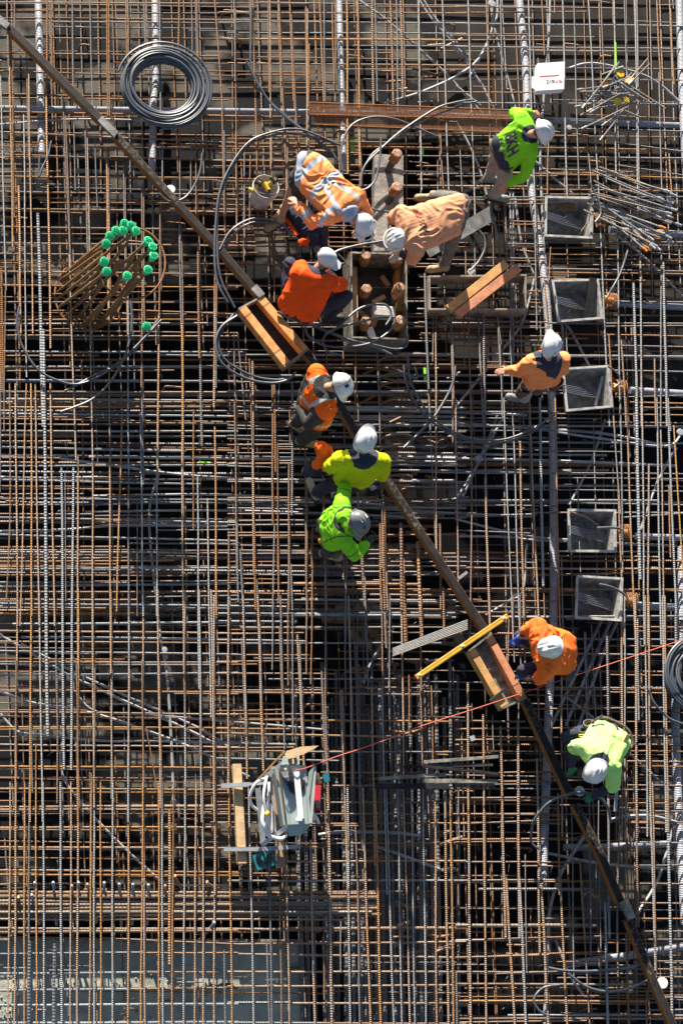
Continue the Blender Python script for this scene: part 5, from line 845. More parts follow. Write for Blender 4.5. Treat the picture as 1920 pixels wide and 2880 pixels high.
for dx in (0, 30):
    c = P(728+dx, 2424-dx*.3, .16); u = D(.94, -.34); v_ = Vector((0, 0, 1)).cross(u)
    b = MB(); b.box(c, u*.055, v_*.085, Vector((0, 0, .04))); h_ = b.build('case', M['teal'], g)
    b = MB(); b.box(c+Vector((0, 0, .042)), u*.028, v_*.05, Vector((0, 0, .002))); b.build('label_plate', M['darksteel'], h_)
b = MB(); b.tube([P(742, 2396, .21), P(748, 2440, .21)], .006, 6); b.tube([P(750, 2392, .21), P(755, 2438, .21)], .006, 6); b.build('strap', M['black'], g)
b = MB(); b.tube(q3([(824, 2172), (836, 2165), (860, 2160), (940, 2130), (1060, 2090), (1190, 2040), (1330, 1995), (1450, 1955), (1600, 1905), (1760, 1852), (1960, 1785)], [.62, .64, .6, .5, .45, .4, .4, .35, .35, .35, .4], 6), .0055, 6); b.build('cord', M['redcord'], smooth=45, label='taut red cord stretched from the cabinet to the right edge', category='cord')
# ------------------------------------------------------------------ dark steel flats
for a, b_, wd, z, c, lab in [((1191, 2143), (1401, 2128), 9, .06, 'plygrey', 'topmost dark flat bar of the loose pile, slanting up to the right'), ((1190, 2155), (1385, 2150), 9, .04, 'darksteel', 'short dark flat bar in the middle of the loose pile'), ((1192, 2155), (1402, 2177), 8, .08, 'ply', 'dark flat bar of the pile slanting down to the right'), ((1064, 2190), (1254, 2178), 10, .05, 'plygrey', 'dark flat bar with a bright edge at the left of the pile'), ((1188, 2196), (1399, 2197), 11, .05, 'plygrey', 'dark speckled flat bar at the lower right of the pile'), ((1054, 2211), (1262, 2211), 15, .07, 'ply', 'widest black flat bar, lowest of the pile'), ((1135, 2156), (1192, 2156), 8, .03, 'ply', 'short black flat bar at the left of the pile')]:
    bb = MB(); bb.beam(P(*a, z), P(*b_, z), wd/PXM, .02, bevel=.002); bb.build('flat_bar', M[c], label=lab, category='flat bar', group='dark flat bars in a loose pile')
for k in range(6):
    b = MB(); A_, B_ = P(1104, 1825+k*4, .06+.008*k), P(1314, 1744+k*5, .08+.006*k); b.tube([A_, (A_+B_)/2, B_], .009, 7, [-.4, .3, -.4, -.3, .6, .1][k]); lk = ['bright', 'brown'][k in (1, 4, 5)]
    b.build('loose_rod', M['bar'], smooth=45, label='%s thin rod in the sheaf left of the yellow spirit level' % lk, category='rod', group='%s thin rods in the sheaf' % lk)
# ------------------------------------------------------------------ brown mesh strips
def strip(qd, z, lab):
    c = [P(x, y, z) for x, y in qd]; b = MB(); n = 120; m = 9
    for i in range(n+1):
        A_, B_ = c[0].lerp(c[1], i/n), c[3].lerp(c[2], i/n); b.tube([A_, B_], .0032, 3, caps=False)
    for j in range(m+1):
        A_, B_ = c[0].lerp(c[3], j/m), c[1].lerp(c[2], j/m); b.tube([A_, B_], .0042 if 0 < j < m else .009, 4, caps=False)
    b.build('mesh_strip', M['rusty'], label=lab, category='mesh strip')
strip([(870, 288), (1496, 312), (1494, 336), (870, 322)], .05, 'upper rusty expanded-mesh strip crossing the horizontal duct')
strip([(880, 326), (1418, 340), (1416, 372), (884, 350)], .02, 'lower rusty expanded-mesh strip below the horizontal duct')
# ------------------------------------------------------------------ white card box
t = thing('card_box', 'white cardboard box with a red stripe and printed name, upper right', 'box', P(1547, 215, .03))
q = [P(x, y, .14) for x, y in [(1510, 178), (1587, 173), (1585, 250), (1507, 255)]]
b = MB(); b.prism([p-Vector((0, 0, .11)) for p in q][::-1], q[::-1]); b.build('carton', M['card'], t)
q2 = [P(x, y, .10) for x, y in [(1494, 216), (1507, 214), (1506, 253), (1494, 246)]]
b = MB(); b.prism([p-Vector((0, 0, .004)) for p in q2][::-1], q2[::-1]); b.build('side_flap', M['card'], t)
ux = (q[1]-q[0]).normalized(); uy = Vector((0, 0, 1)).cross(ux); o = (q[0]+q[1]+q[2]+q[3])/4
b = MB(); b.box(o+Vector((-.02, 0, .0015))+uy*.0, ux*.135, uy*.007, Vector((0, 0, .001))); b.build('red_stripe', M['redink'], t)
def put_text(s, size, c, x, y, m, parent, name='lettering'):
    vs, fs = text_mesh(s, size, 0); b = MB(); n = x.cross(y)
    b.add([c+x*v.x+y*v.y+n*.002 for v in vs], fs); b.build(name, m, parent)
put_text('reid', .10, o-uy*.085+ux*.0, -ux, -uy, M['blackink'], t)
put_text('CONSTRUCTION SYSTEMS', .014, o-uy*.03, -ux, -uy, M['redink'], t)
for k in range(3):
    b = MB(); c = o-uy*(.075+.012*k)+ux*(.095+.012*(k % 2)); b.tube([c+Vector((0, 0, .002)), c+ux*.012+uy*.012+Vector((0, 0, .002)), c+ux*.03-uy*.004+Vector((0, 0, .002))], .0032, 5); b.build('emblem', M['orangeink'], t)
# ------------------------------------------------------------------ white round caps and fittings
for x, y, r_, z, lab in [(481, 532, .055, .07, 'white round cap beside the rail near the curved hose'), (1862, 2765, .065, .08, 'white round cap beside the rail at the bottom right'), (1600, 358, .035, .05, 'small grey-white fitting right of the white-helmeted worker at the top'), (463, 1827, .034, -.1, 'small white junction cap on the long conduit, left centre'), (489, 2257, .036, -.1, 'small white junction cap at the foot of the long conduit'), (1345, 1290, .05, -.1, 'pale square junction box left of the long duct'), (1326, 2077, .04, 0.02, 'small white paper tag above the loose pile of flat bars'), (1325, 765, .05, .04, 'white fitting on the hose above the open wooden box'), (1048, 1372, .035, .05, 'crumpled silver foil right of the lime-hooded worker'), (1912, 1215, .045, .0, 'pale pipe fitting at the right edge below the tubs'), (1383, 10, .05, .0, 'pale junction fitting at the top edge')]:
    b = MB(); c = P(x, y, z)
    if 'square' in lab or 'tag' in lab or 'foil' in lab: b.box(c, (r_*.7, .01, 0), (-.01, r_*.7, 0), (0.004, 0, .02))
    else: b.lathe(c-Vector((0, 0, .03)), (0, 0, 1), [(r_*.8, 0), (r_, .01), (r_, .03), (r_*.9, .035), (r_*.4, .036)], 24)
    b.build('white_cap', M['white' if r_ > .05 else 'pvc'], label=lab, category='cap')
b = MB(); b.beam(P(1735, 2190, .03), P(1730, 2282, .03), .035, .02); b.build('steel_strip', M['pvc'], label='short upright grey strip right of the pale lime shirt', category='strip')
b = MB(); b.beam(P(1288, 1628, .06), P(1313, 1608, .06), .035, .03); b.build('steel_offcut', M['tub'], label='short grey batten leaning on the rail above the spirit level', category='batten')
# heavy spirals in the centre
for i, (x0, y0, x1, y1, r_) in enumerate([(1105, 1010, 1115, 1180, .19), (1110, 1200, 1115, 1400, .19)]):
    A_, B_ = P(x0, y0, -.35), P(x1, y1, -.35); n = 7; pts = []
    for k in range(n*16+1):
        a = 2*math.pi*k/16; pts.append(A_.lerp(B_, k/(n*16))+Vector((r_*math.cos(a), 0, r_*math.sin(a))))
    b = MB(); b.tube(pts, .016, 8, .7); b.build('confining_spiral', M['bar'], smooth=45, label=['heavy rusty spiral below the form box', 'shaded heavy spiral right of the yellow shirt'][i], category='spiral')
# ------------------------------------------------------------------ people
def capsule_mesh(p, r0, q, r1, n=12):
    """closed tapered capsule"""
    d = q-p; L = d.length
    if L < 1e-5: d = Vector((0, 0, 1)); L = 1e-5
    d = d.normalized(); a = Vector((0, 0, 1)) if abs(d.z) < .85 else Vector((1, 0, 0)); a = (a-d*a.dot(d)).normalized(); b = d.cross(a)
    prof = [(r0*math.cos(t), -r0*math.sin(t)) for t in (1.2, .8, .4, 0)] + [(r1*math.cos(t), L+r1*math.sin(t)) for t in (0, .4, .8, 1.2)]
    vs = [p-d*r0] + [p+d*h+(a*math.cos(2*math.pi*k/n)+b*math.sin(2*math.pi*k/n))*r for r, h in prof for k in range(n)] + [q+d*r1]
    m = len(prof); fs = [(0, 1+(k+1) % n, 1+k) for k in range(n)]
    fs += [(1+i*n+k, 1+i*n+(k+1) % n, 1+(i+1)*n+(k+1) % n, 1+(i+1)*n+k) for i in range(m-1) for k in range(n)]
    e = len(vs)-1; fs += [(e, 1+(m-1)*n+k, 1+(m-1)*n+(k+1) % n) for k in range(n)]
    return vs, fs
def ellip(c, ax, ay, az, nu=16, nv=10):
    vs = [c-az]; 
    for i in range(1, nv):
        t = math.pi*i/nv-math.pi/2
        for k in range(nu):
            f = 2*math.pi*k/nu; vs.append(c+(ax*math.cos(f)+ay*math.sin(f))*math.cos(t)+az*math.sin(t))
    vs.append(c+az); fs = [(0, 1+(k+1) % nu, 1+k) for k in range(nu)]
    fs += [(1+i*nu+k, 1+i*nu+(k+1) % nu, 1+(i+1)*nu+(k+1) % nu, 1+(i+1)*nu+k) for i in range(nv-2) for k in range(nu)]
    e = len(vs)-1; fs += [(e, 1+(nv-2)*nu+k, 1+(nv-2)*nu+(k+1) % nu) for k in range(nu)]
    return vs, fs
def blob(name, shapes, mats, parent, voxel=.011, smooth=5, wrinkle=0, wscale=9, seed=0, regions=None, cut=None, **tags):
    """fuse overlapping solids into one continuous surface"""
    vs, fs = [], []
    for s in shapes:
        v, f = (capsule_mesh(*s) if len(s) == 4 and not isinstance(s[1], Vector) else ellip(*s)); n = len(vs); vs += v; fs += [tuple(i+n for i in g) for g in f]
    me = bpy.data.meshes.new('tmp'); me.from_pydata(vs, [], fs); o = bpy.data.objects.new('tmp', me); C.objects.link(o)
    m = o.modifiers.new('r', 'REMESH'); m.mode = 'VOXEL'; m.voxel_size = voxel; m.use_smooth_shade = True
    m = o.modifiers.new('s', 'SMOOTH'); m.iterations = smooth; m.factor = 0.5
    dg = bpy.context.evaluated_depsgraph_get(); ev = bpy.data.meshes.new_from_object(o.evaluated_get(dg)); bpy.data.objects.remove(o); bpy.data.meshes.remove(me)
    off = parent_loc(parent)
    if wrinkle:
        nr = [v.normal.copy() for v in ev.vertices]; co = [v.co.copy() for v in ev.vertices]; so_ = Vector((seed*3.1, seed*1.7, seed))
        for i, v in enumerate(ev.vertices):
            p = co[i]
            q = Vector((p.x*wscale*.8, p.y*wscale*.7, p.z*wscale*.8))+so_+Vector((0,0,0))
            w_ = noise.noise(q+Vector((noise.noise(p*4+so_), noise.noise(p*4-so_), 0))*2.2)
            rdg = (1-abs(w_)*2.6); big = noise.noise(p*4+so_)
            v.co = p+nr[i]*(wrinkle*max(-.6, rdg)*1.25+wrinkle*1.0*big)
    ev.name = name
    if not isinstance(mats, (list, tuple)): mats = [mats]
    for mt in mats: ev.materials.append(mt)
    if regions:
        for pl in ev.polygons: pl.material_index = regions(pl.center.copy())
    ev.transform(Matrix.Translation(-off)); ev.update()
    ob = bpy.data.objects.new(name, ev); C.objects.link(ob); ob.parent = parent
    for k, v in tags.items(): ob[k] = v
    return ob
def hand(wr, d, up_, grip=.5, thumb=1, s=1.0):
    """palm, five bent fingers of different lengths"""
    d = d.normalized(); up_ = (up_-d*up_.dot(d)).normalized(); sd = d.cross(up_)*thumb; out = []
    kn = []
    for i, o in enumerate((-.030, -.010, .010, .030)):
        k = wr+d*(.085-.006*abs(i-1.3))*s+sd*(-o)*s; kn.append(k); out.append((wr+sd*(-o)*.6*s, .017*s, k, .013*s))
    for i, (k, L) in enumerate(zip(kn, (.070, .080, .074, .058))):
        L *= s; a = grip*.7; d1 = (d*math.cos(a)-up_*math.sin(a)+sd*(-.07)*(i-1.5)).normalized(); m = k+d1*L*.5; a = grip*1.7; d2 = (d*math.cos(a)-up_*math.sin(a)).normalized()
        out += [(k, .0115*s, m, .0105*s), (m, .0105*s, m+d2*L*.55, .009*s)]
    b = wr+d*.025*s+sd*.028*s; m = b+(d*.55+sd*.75-up_*.2).normalized()*.045*s; out += [(b, .015*s, m, .0125*s), (m, .0125*s, m+(d*.85+sd*.2-up_*.4).normalized()*.035*s, .0105*s)]
    return out
def helmet(parent, c, look, upv, m, ridge=True, peak=.05, sticker=None, s=1.0):
    upv = upv.normalized(); fw = (look-upv*look.dot(upv)).normalized(); sd = fw.cross(upv)
    vs, fs = [], []; NU, NV = 40, 14
    rings = []
    for i in range(NV+1):
        t = i/NV*math.pi/2; ring = []
        for k in range(NU):
            f = 2*math.pi*k/NU; cx, cy = math.cos(f), math.sin(f); cx = math.copysign(abs(cx)**.85, cx); cy = math.copysign(abs(cy)**.85, cy); r = math.cos(t)**.8 if i < NV else 0; h = math.sin(t)
            a = .146 if cx > 0 else .142; bb = .118
            rd_ = 0
            if ridge:
                yy = cy*bb*r
                for y0 in (0, .045, -.045):
                    rd_ += .010*math.exp(-((yy-y0)/.010)**2)*(1 if h > .35 and h < .985 else 0)*(1 if y0 == 0 or cx < .75 else .4)
            ring.append(c+(fw*cx*a*r+sd*cy*bb*r+upv*(h*.135+rd_))*s)
        rings.append(ring)
    brim = []
    for k in range(NU):
        f = 2*math.pi*k/NU; cx, cy = math.cos(f), math.sin(f); cx = math.copysign(abs(cx)**.8, cx); cy = math.copysign(abs(cy)**.8, cy); pk = max(0, cx-.1)**.9*peak
        brim.append(c+(fw*cx*(.155+pk)+sd*cy*.128+upv*(-.012-.25*pk))*s)
    under = [c+(p-c)*.9-upv*.012 for p in brim]
    allr = [under, brim]+rings; vs = [p for r_ in allr for p in r_]
    for i in range(len(allr)-1):
        for k in range(NU): fs.append((i*NU+k, i*NU+(k+1) % NU, (i+1)*NU+(k+1) % NU, (i+1)*NU+k))
    fs.append(tuple(reversed(range(NU))))
    b = MB(); b.add(vs, fs); h = b.build('helmet', m, parent, smooth=50)
    b = MB(); b.tube([c+(fw*math.cos(f)*.150+sd*math.sin(f)*.122+upv*-.004)*s for f in [2*math.pi*k/36 for k in range(36)]], .004, 5, closed=True); b.build('brim_rib', m, h)
    if sticker:
        for (u, v_, mm, sx, sy) in sticker:
            n_ = (fw*u+sd*v_+upv*math.sqrt(max(.05, 1-u*u-v_*v_))); p = c+(fw*u*.146+sd*v_*.118+upv*math.sqrt(max(.05, 1-u*u-v_*v_))*.135)*s
            nn = (fw*u/.146+sd*v_/.118+upv*math.sqrt(max(.05, 1-u*u-v_*v_))/.135).normalized(); ta = (fw-nn*fw.dot(nn)).normalized(); tb = nn.cross(ta)
            b = MB(); b.box(p+nn*.006, ta*sx, tb*sy, nn*.001); b.build('sticker', M[mm], h)
    return h
def person(label, J, look, hz, cfg):
    """J: joints as (px, py, z). look: direction the face points."""
    W = {k: P(*v) for k, v in J.items()}
    gx = (W['ankL']+W['ankR'])/2; root = thing('person', label, 'person', Vector((gx.x, gx.y, 0)))
    N, Hd, sL, sR, hL, hR = W['neck'], W['head'], W['shL'], W['shR'], W['hipL'], W['hipR']
    pel = (hL+hR)/2; chest = (sL+sR)/2; spine = (chest-pel).normalized()
    upv = cfg.get('up', (Hd-N)).normalized(); look = look.normalized(); face = (look-upv*look.dot(upv)).normalized()
    # --- body: one continuous skin surface
    bd = [(sL, .055, sR, .055), (chest, .09, pel, .10), (hL, .085, W['kneeL'], .055), (W['kneeL'], .052, W['ankL'], .038), (hR, .085, W['kneeR'], .055), (W['kneeR'], .052, W['ankR'], .038), (hL, .09, hR, .09),
          (chest, .06, N, .055), (N, .055, Hd-upv*.04, .056), (sL, .050, W['elbL'], .040), (W['elbL'], .039, W['wrL'], .027), (sR, .050, W['elbR'], .040), (W['elbR'], .039, W['wrR'], .027)]
    side = face.cross(upv)
    bd += [(Hd-upv*.01, side*.074, face*.092, upv*.105), (Hd+face*.03-upv*.055, .052, Hd+face*.055-upv*.075, .035), (Hd+face*.088-upv*.012, .010, Hd+face*.105-upv*.035, .013), (Hd+face*.085-upv*.062, .014, Hd+face*.088-upv*.062, .012)]
    for s_ in (-1, 1): bd.append((Hd+side*s_*.076-upv*.015-face*.005, .012, Hd+side*s_*.084-upv*.035-face*.012, .010))
    for e in ('L', 'R'):
        an, to = W['ank'+e], W['toe'+e]; bd.append((an-Vector((0, 0, .03)), .035, an.lerp(to, .6)-Vector((0, 0, .03)), .03))
    hands = {}
    for e, th in (('L', 1), ('R', -1)):
        hd = cfg.get('hand'+e, (W['wr'+e]-W['elb'+e]).normalized()); upn = cfg.get('palm'+e, Vector((0, 0, 1)));
        if abs(hd.normalized().dot(upn.normalized())) > .95: upn = Vector((.3, .3, .2))
        hs = hand(W['wr'+e], hd, upn, cfg.get('grip', .5), th, 1.0); hands[e] = (hs, hd, upn, th); bd += hs
    body = blob('body', bd, M['skin'], root, voxel=.0075, smooth=2)
    for s_ in (-1, 1):      # eyes sit in the face
        b = MB(); v, f = ellip(Hd+face*.078+side*s_*.030+upv*.0, side*.012, face*.010, upv*.008, 8, 6); b.add(v, f); b.build('eye', M['eye'], body)
    # hair under the hat
    if cfg.get('hair', True):
        b = MB(); v, f = ellip(Hd+upv*.012-face*.012, side*.082, face*.094, upv*.108, 20, 12); b.add(v, f); b.build('hair', M[cfg.get('haircol', 'hair')], root, smooth=True)
    # --- trousers
    kz = cfg.get('shorts'); rt = cfg.get('rt', 1.0)
    tr = [(hL, .112*rt, hR, .112*rt), (pel+spine*.08, .125*rt, pel, .13*rt)]
    for e in ('L', 'R'):
        h_, k_, a_ = W['hip'+e], W['knee'+e], W['ank'+e]
        if kz: tr.append((h_, .108*rt, h_.lerp(k_, kz), .092*rt))
        else: tr += [(h_, .105*rt, k_, .080*rt), (k_, .078*rt, k_.lerp(a_, .88), .066*rt)]
    blob('shorts' if kz else 'trousers', tr, M[cfg['trousers']], root, wrinkle=.009, wscale=11, seed=hash(label) % 17)
    # --- boots
    for e in ('L', 'R'):
        an, to = W['ank'+e], W['toe'+e]; g = Vector((0, 0, .065)); d = (to-an); d.z = 0; d = d.normalized(); ft = an.copy(); ft.z = min(an.z, an.z)
        heel = an-Vector((0, 0, .045))-d*.03; tip = heel+d*.20; sdv = d.cross(Vector((0, 0, 1)))
        sh = [(heel, .045, an+Vector((0, 0, .05)), .055), (heel, .044, heel+d*.1, .043), (heel+d*.08-Vector((0, 0, .002)), .045, tip, .048), (heel+d*.03+Vector((0, 0, .03)), .045, heel+d*.13, .042)]
        bt = blob('boot', sh, M[cfg['boots']], root, voxel=.009, smooth=3, wrinkle=.003, wscale=20)
        b = MB(); q = []
        for k in range(20):
            f = 2*math.pi*k/20; q.append(heel+d*.085-Vector((0, 0, .045))+d*math.cos(f)*.165+sdv*math.sin(f)*(.052+.006*math.cos(f)))
        b.prism([x_-Vector((0, 0, .014)) for x_ in q], [x_+Vector((0, 0, .010)) for x_ in q]); b.build('sole', M[cfg.get('sole', 'bootsole')], bt)
        b = MB()
        for k in range(4):
            c_ = heel+d*(.05+.022*k)+Vector((0, 0, .058-.008*k)); b.tube([c_-sdv*.022, c_+sdv*.022+d*.006], .0035, 4)
        b.build('laces', M['black'], bt)
    # --- shirt
    sl = cfg.get('sleeve', 1.0); rs = cfg.get('rs', 1.0)
    sh = [(sL, .088*rs, sR, .088*rs), (sL.lerp(chest, .3), .100*rs, hL.lerp(pel, .0)+spine*.06, .122*rs), (sR.lerp(chest, .3), .100*rs, hR+spine*.06, .122*rs), (chest.lerp(N, .35), .085*rs, pel+spine*.1, .135*rs)]
    for k_ in range(1, 8):
        q_ = k_/8; bl = .012*math.sin(math.pi*q_); sh.append(((sL.lerp(chest, .3)).lerp(sR.lerp(chest, .3), q_), .105*rs+bl, hL.lerp(hR, q_)+spine*.06, .118*rs+bl))
    for e in ('L', 'R'):
        a, b_, c = W['sh'+e], W['elb'+e], W['wr'+e]
        if sl <= .6: sh.append((a, .082*rs, a.lerp(b_, sl/.5*.95), .068*rs))
        else: sh += [(a, .080*rs, b_, .064*rs), (b_, .062*rs, b_.lerp(c, (sl-.5)*2*.95), .046*rs)]
    mats_ = [M[m_] for m_ in cfg['shirt']]; rg = cfg['reg'](W) if cfg.get('reg') else None
    if cfg.get('collar') and not rg:
        mats_ += [M[cfg['collar']], M['seam']]; cr_ = cfg.get('yoke', .105); ax_ = (sR-sL).normalized(); seams = cfg.get('seams')
        def rg(p):
            if (p-N).length < cr_: return 1
            if seams:
                x_ = (p-chest).dot(ax_); t_ = seg(p, pel, chest)
                for e in 'LR':
                    if abs((p-W['sh'+e].lerp(chest, .12)).dot(ax_)) < .006 and t_ > .2: return 2
                    if abs(seg(p, W['sh'+e], W['elb'+e])-.75) < .02 and segd(p, W['sh'+e], W['elb'+e]) < .11: return 2
                if abs(t_-.72) < .012 and abs(x_) < .2: return 2
            return 0
    shirt = blob('vest' if cfg.get('vest') else 'shirt', sh, mats_, root, wrinkle=cfg.get('wr', .011), wscale=cfg.get('ws', 10), seed=(len(label)*7) % 23, regions=rg, voxel=.0095, smooth=7)
    if sl < 1.0 and cfg.get('cuff'):   # long inner sleeves or cuffs
        for e in ('L', 'R'):
            b_, c, a = W['elb'+e], W['wr'+e], W['sh'+e]
            if sl > .6: st_ = b_.lerp(c, (sl-.5)*2*.8); ss = [(st_, .046, c, .038)]
            else: ss = [(a.lerp(b_, .6), .062, b_, .054), (b_, .054, b_.lerp(c, cfg.get('cufflen', .9)), .040)]
            blob('sleeve', ss, M[cfg['cuff']], root, wrinkle=.006, wscale=16)
    # collar
    if cfg.get('collar'):
        cl = (N-chest).normalized(); ff = (face-cl*face.dot(cl)).normalized(); ss_ = ff.cross(cl)
        pts = [N-cl*.03+(ff*math.cos(f)*.075+ss_*math.sin(f)*.078)+cl*.01*math.cos(f) for f in [2*math.pi*k/24 for k in range(24)]]
        b = MB(); b.tube(pts, cfg.get('collarw', .024), 8, closed=True); b.build('collar', M[cfg['collar']], root, smooth=True)
    for e in ('L', 'R'):
        if cfg.get('glove') and (e in cfg.get('gloves', 'LR')):
            hs, hd, upn, th = hands[e]; big = [(p_, r_*1.22, q_, r2*1.22) for p_, r_, q_, r2 in hs]
            big.append((W['wr'+e]-hd*.04, .040, W['wr'+e]+hd*.02, .036))
            g_ = blob('glove', big, M[cfg['glove']], root, voxel=.0065, smooth=1)
            if cfg['glove'] == 'gloveblue':
                u = (upn-hd*upn.dot(hd)).normalized(); s2 = hd.cross(u); b = MB(); b.box(W['wr'+e]+hd*.045+u*.030, hd*.016, s2*.018, u*.002); b.build('glove_patch', M['white'], g_)
    return root, W, shirt, face, upv, body
M['eye'] = mat('eye', (0.05, 0.03, 0.02), 0.2)
M['bootsole'] = mat('boot_sole', (0.05, 0.045, 0.04), 0.8)
def lens(J, name):
    W = {k: P(*v) for k, v in J.items()}; s = []
    for a, b in (('shL', 'elbL'), ('elbL', 'wrL'), ('shR', 'elbR'), ('elbR', 'wrR'), ('hipL', 'kneeL'), ('kneeL', 'ankL'), ('hipR', 'kneeR'), ('kneeR', 'ankR'), ('shL', 'shR'), ('neck', 'head')): s.append('%s %.2f' % (b, (W[a]-W[b]).length))
    c = (W['shL']+W['shR'])/2-(W['hipL']+W['hipR'])/2; print('LEN', name, 'trunk %.2f' % c.length, ' '.join(s))
def on_surface(obj, s, size, anchor, xdir, ydir, m, name='lettering', off=.013, sub=True):
    """lettering laid on to a cloth surface: ray straight down on to it"""
    me = obj.data; base = parent_loc(obj); tree = BVHTree.FromPolygons([v.co+base for v in me.vertices], [tuple(p.vertices) for p in me.polygons])
    import bmesh
    vs, fs = text_mesh(s, size, 0, size*.03 if size > .05 else 0); bm = bmesh.new(); vv = [bm.verts.new(v) for v in vs]
    for f in fs:
        try: bm.faces.new([vv[i] for i in f])
        except ValueError: pass
    bmesh.ops.subdivide_edges(bm, edges=[e for e in bm.edges if e.calc_length() > size*.25], cuts=1)
    bmesh.ops.triangulate(bm, faces=bm.faces); bm.verts.ensure_lookup_table(); bm.verts.index_update()
    n = xdir.cross(ydir).normalized(); b = MB(); out = []
    for v in bm.verts:
        p = anchor+xdir*v.co.x+ydir*v.co.y; hit = tree.ray_cast(p+n*.4, -n)
        out.append((hit[0]+n*off) if hit[0] is not None else p)
    b.add(out, [tuple(v.index for v in f.verts) for f in bm.faces]); bm.free()
    return b.build(name, m, obj)
UP = Vector((0, 0, 1))
def seg(p, a, b):
    d = b-a; return (p-a).dot(d)/d.dot(d)
def segd(p, a, b):
    t = max(0, min(1, seg(p, a, b))); return (p-(a+(b-a)*t)).length

M['purpleink'] = mat('purple_ink', (0.05, 0.02, 0.09), 0.7)
M['seam'] = mat('dark_seam', (0.03, 0.05, 0.02), 0.8)
# 1 -- bending, orange shirt with grey reflective bands
J = dict(head=(1013, 630, 1.02), neck=(985, 605, 1.10), shL=(1002, 552, 1.08), shR=(932, 606, 1.06), hipL=(872, 452, .98), hipR=(864, 508, .92), elbL=(1028, 600, .86), wrL=(1010, 640, .62), elbR=(880, 625, .86), wrR=(836, 574, .80),
         kneeL=(822, 520, .58), ankL=(788, 622, .12), toeL=(762, 640, .05), kneeR=(838, 545, .52), ankR=(797, 590, .13), toeR=(770, 622, .05))
lens(J, 1)
def reg1(W):
    ch = (W['shL']+W['shR'])/2; pe = (W['hipL']+W['hipR'])/2
    def f(p):
        if seg(p, W['shR'], W['elbR']) > .35 and segd(p, W['elbR'], W['wrR']) < .09 and segd(p, W['elbR'], W['wrR']) < segd(p, W['shR'], W['elbR'])+.02:
            t = seg(p, W['elbR'], W['wrR']); return 1 if .25 < t < .5 else 0
        t = seg(p, pe, ch)
        if .0 < t < .11 or .42 < t < .54: return 1
        if t >= .52:
            u = (p-ch); s_ = (W['shR']-W['shL']).normalized(); x = u.dot(s_)
            if abs(abs(x)-(.14 - .10*max(0, (1-t))*2.2)) < .028 and t < 1.15: return 1
            if .93 < t < 1.0+.04 and x > .09: return 1
        return 0
    return f
r1, W1, s1, f1, u1, b1 = person('bending worker in orange shirt with grey reflective bands and shorts, beside the bucket', J, D(.5, .6, -.6), 0, dict(shirt=['orange', 'reflect'], reg=reg1, trousers='blackcloth', shorts=.85, boots='boottan', sleeve=.95, collar='towel', collarw=.05, up=D(.75, .45, .35), rs=1.15, wr=.014, ws=11, glove='glovewhite', gloves='L'))
h = helmet(r1, W1['head']+D(.75, .45, .35)*.03, D(.35, .8, -.4), D(.55, .25, .85), M['helmetwhite'], sticker=[(-.3, .3, 'blackink', .022, .018), (-.3, .3, 'white', .018, .014)])
c = W1['head']; fw = D(.5, .65, 0)
b = MB(); sdv = D(.65, -.5, 0); b.tube(spline([c+sdv*.13+UP*.04, c+sdv*.16+fw*.10+UP*.02, c+sdv*.06+fw*.20-UP*.02, c-sdv*.08+fw*.19-UP*.02, c-sdv*.15+fw*.06+UP*.02], 6), .009, 8); b.build('visor_frame', M['helmetwhite'], r1, smooth=True)
# towel over the nape
blob('neck_towel', [(W1['neck']-fw*.02, .08, W1['head']-fw*.08-UP*.03, .07)], M['towel'], r1, wrinkle=.010, wscale=16)
# pale shirt tail at the waist
pe = (W1['hipL']+W1['hipR'])/2
blob('shirt_tail', [(W1['hipL']+D(-.9, -.1)*.06, .10, W1['hipR']+D(-.9, .1)*.05, .10)], M['towel'], r1, wrinkle=.008, wscale=14)

# 2 -- bending, faded orange shirt with lettering
J = dict(head=(1124, 672, .98), neck=(1152, 655, 1.06), shL=(1172, 702, 1.04), shR=(1130, 600, 1.06), hipL=(1280, 632, 1.0), hipR=(1298, 572, 1.02), elbL=(1160, 728, .78), wrL=(1122, 712, .60), elbR=(1108, 612, .80), wrR=(1108, 640, .58),
         kneeL=(1268, 690, .55), ankL=(1248, 750, .11), toeL=(1195, 760, .05), kneeR=(1262, 555, .50), ankR=(1215, 552, .1), toeR=(1178, 556, .05))
lens(J, 2)
r2, W2, s2, f2, u2, b2 = person('bending worker in faded peach shirt with lettering, reaching into the large form box', J, D(-.8, .25, -.5), 0, dict(shirt=['peach'], trousers='greycloth', boots='boottan', sleeve=.55, cuff='navy', cufflen=.75, collar='navy', up=D(-.8, .2, .4), rs=1.12, wr=.010, ws=9, glove='glovewhite', gloves='L', handL=D(-.5, .5, -.5)))
helmet(r2, W2['head']+D(-.8, .2, .4)*.02, D(-.8, .3, -.2), D(-.3, .1, .9), M['helmetwhite'])
c = W2['head']; fw = D(-1, .1, 0); sdv = D(.1, 1, 0)
b = MB(); b.tube(spline([c-sdv*.13+UP*.04, c-sdv*.12+fw*.12, c-sdv*.02+fw*.19-UP*.02, c+sdv*.10+fw*.17-UP*.02, c+sdv*.15+fw*.04+UP*.02], 6), .009, 8); b.build('visor_frame', M['helmetwhite'], r2, smooth=True)
# lettering runs across the shoulders
yd = D(-.93, .37, 0); xd = D(-.42, -.90, 0)
on_surface(s2, 'AUS', .092, P(1188, 644, 1.1), xd, yd, M['blackink'])
on_surface(s2, 'PT', .092, P(1168, 601, 1.1), xd, yd, M['redink'])
on_surface(s2, 'I I I I I I I I I I', .030, P(1203, 624, 1.1), xd, yd, M['purpleink'], 'small_print')

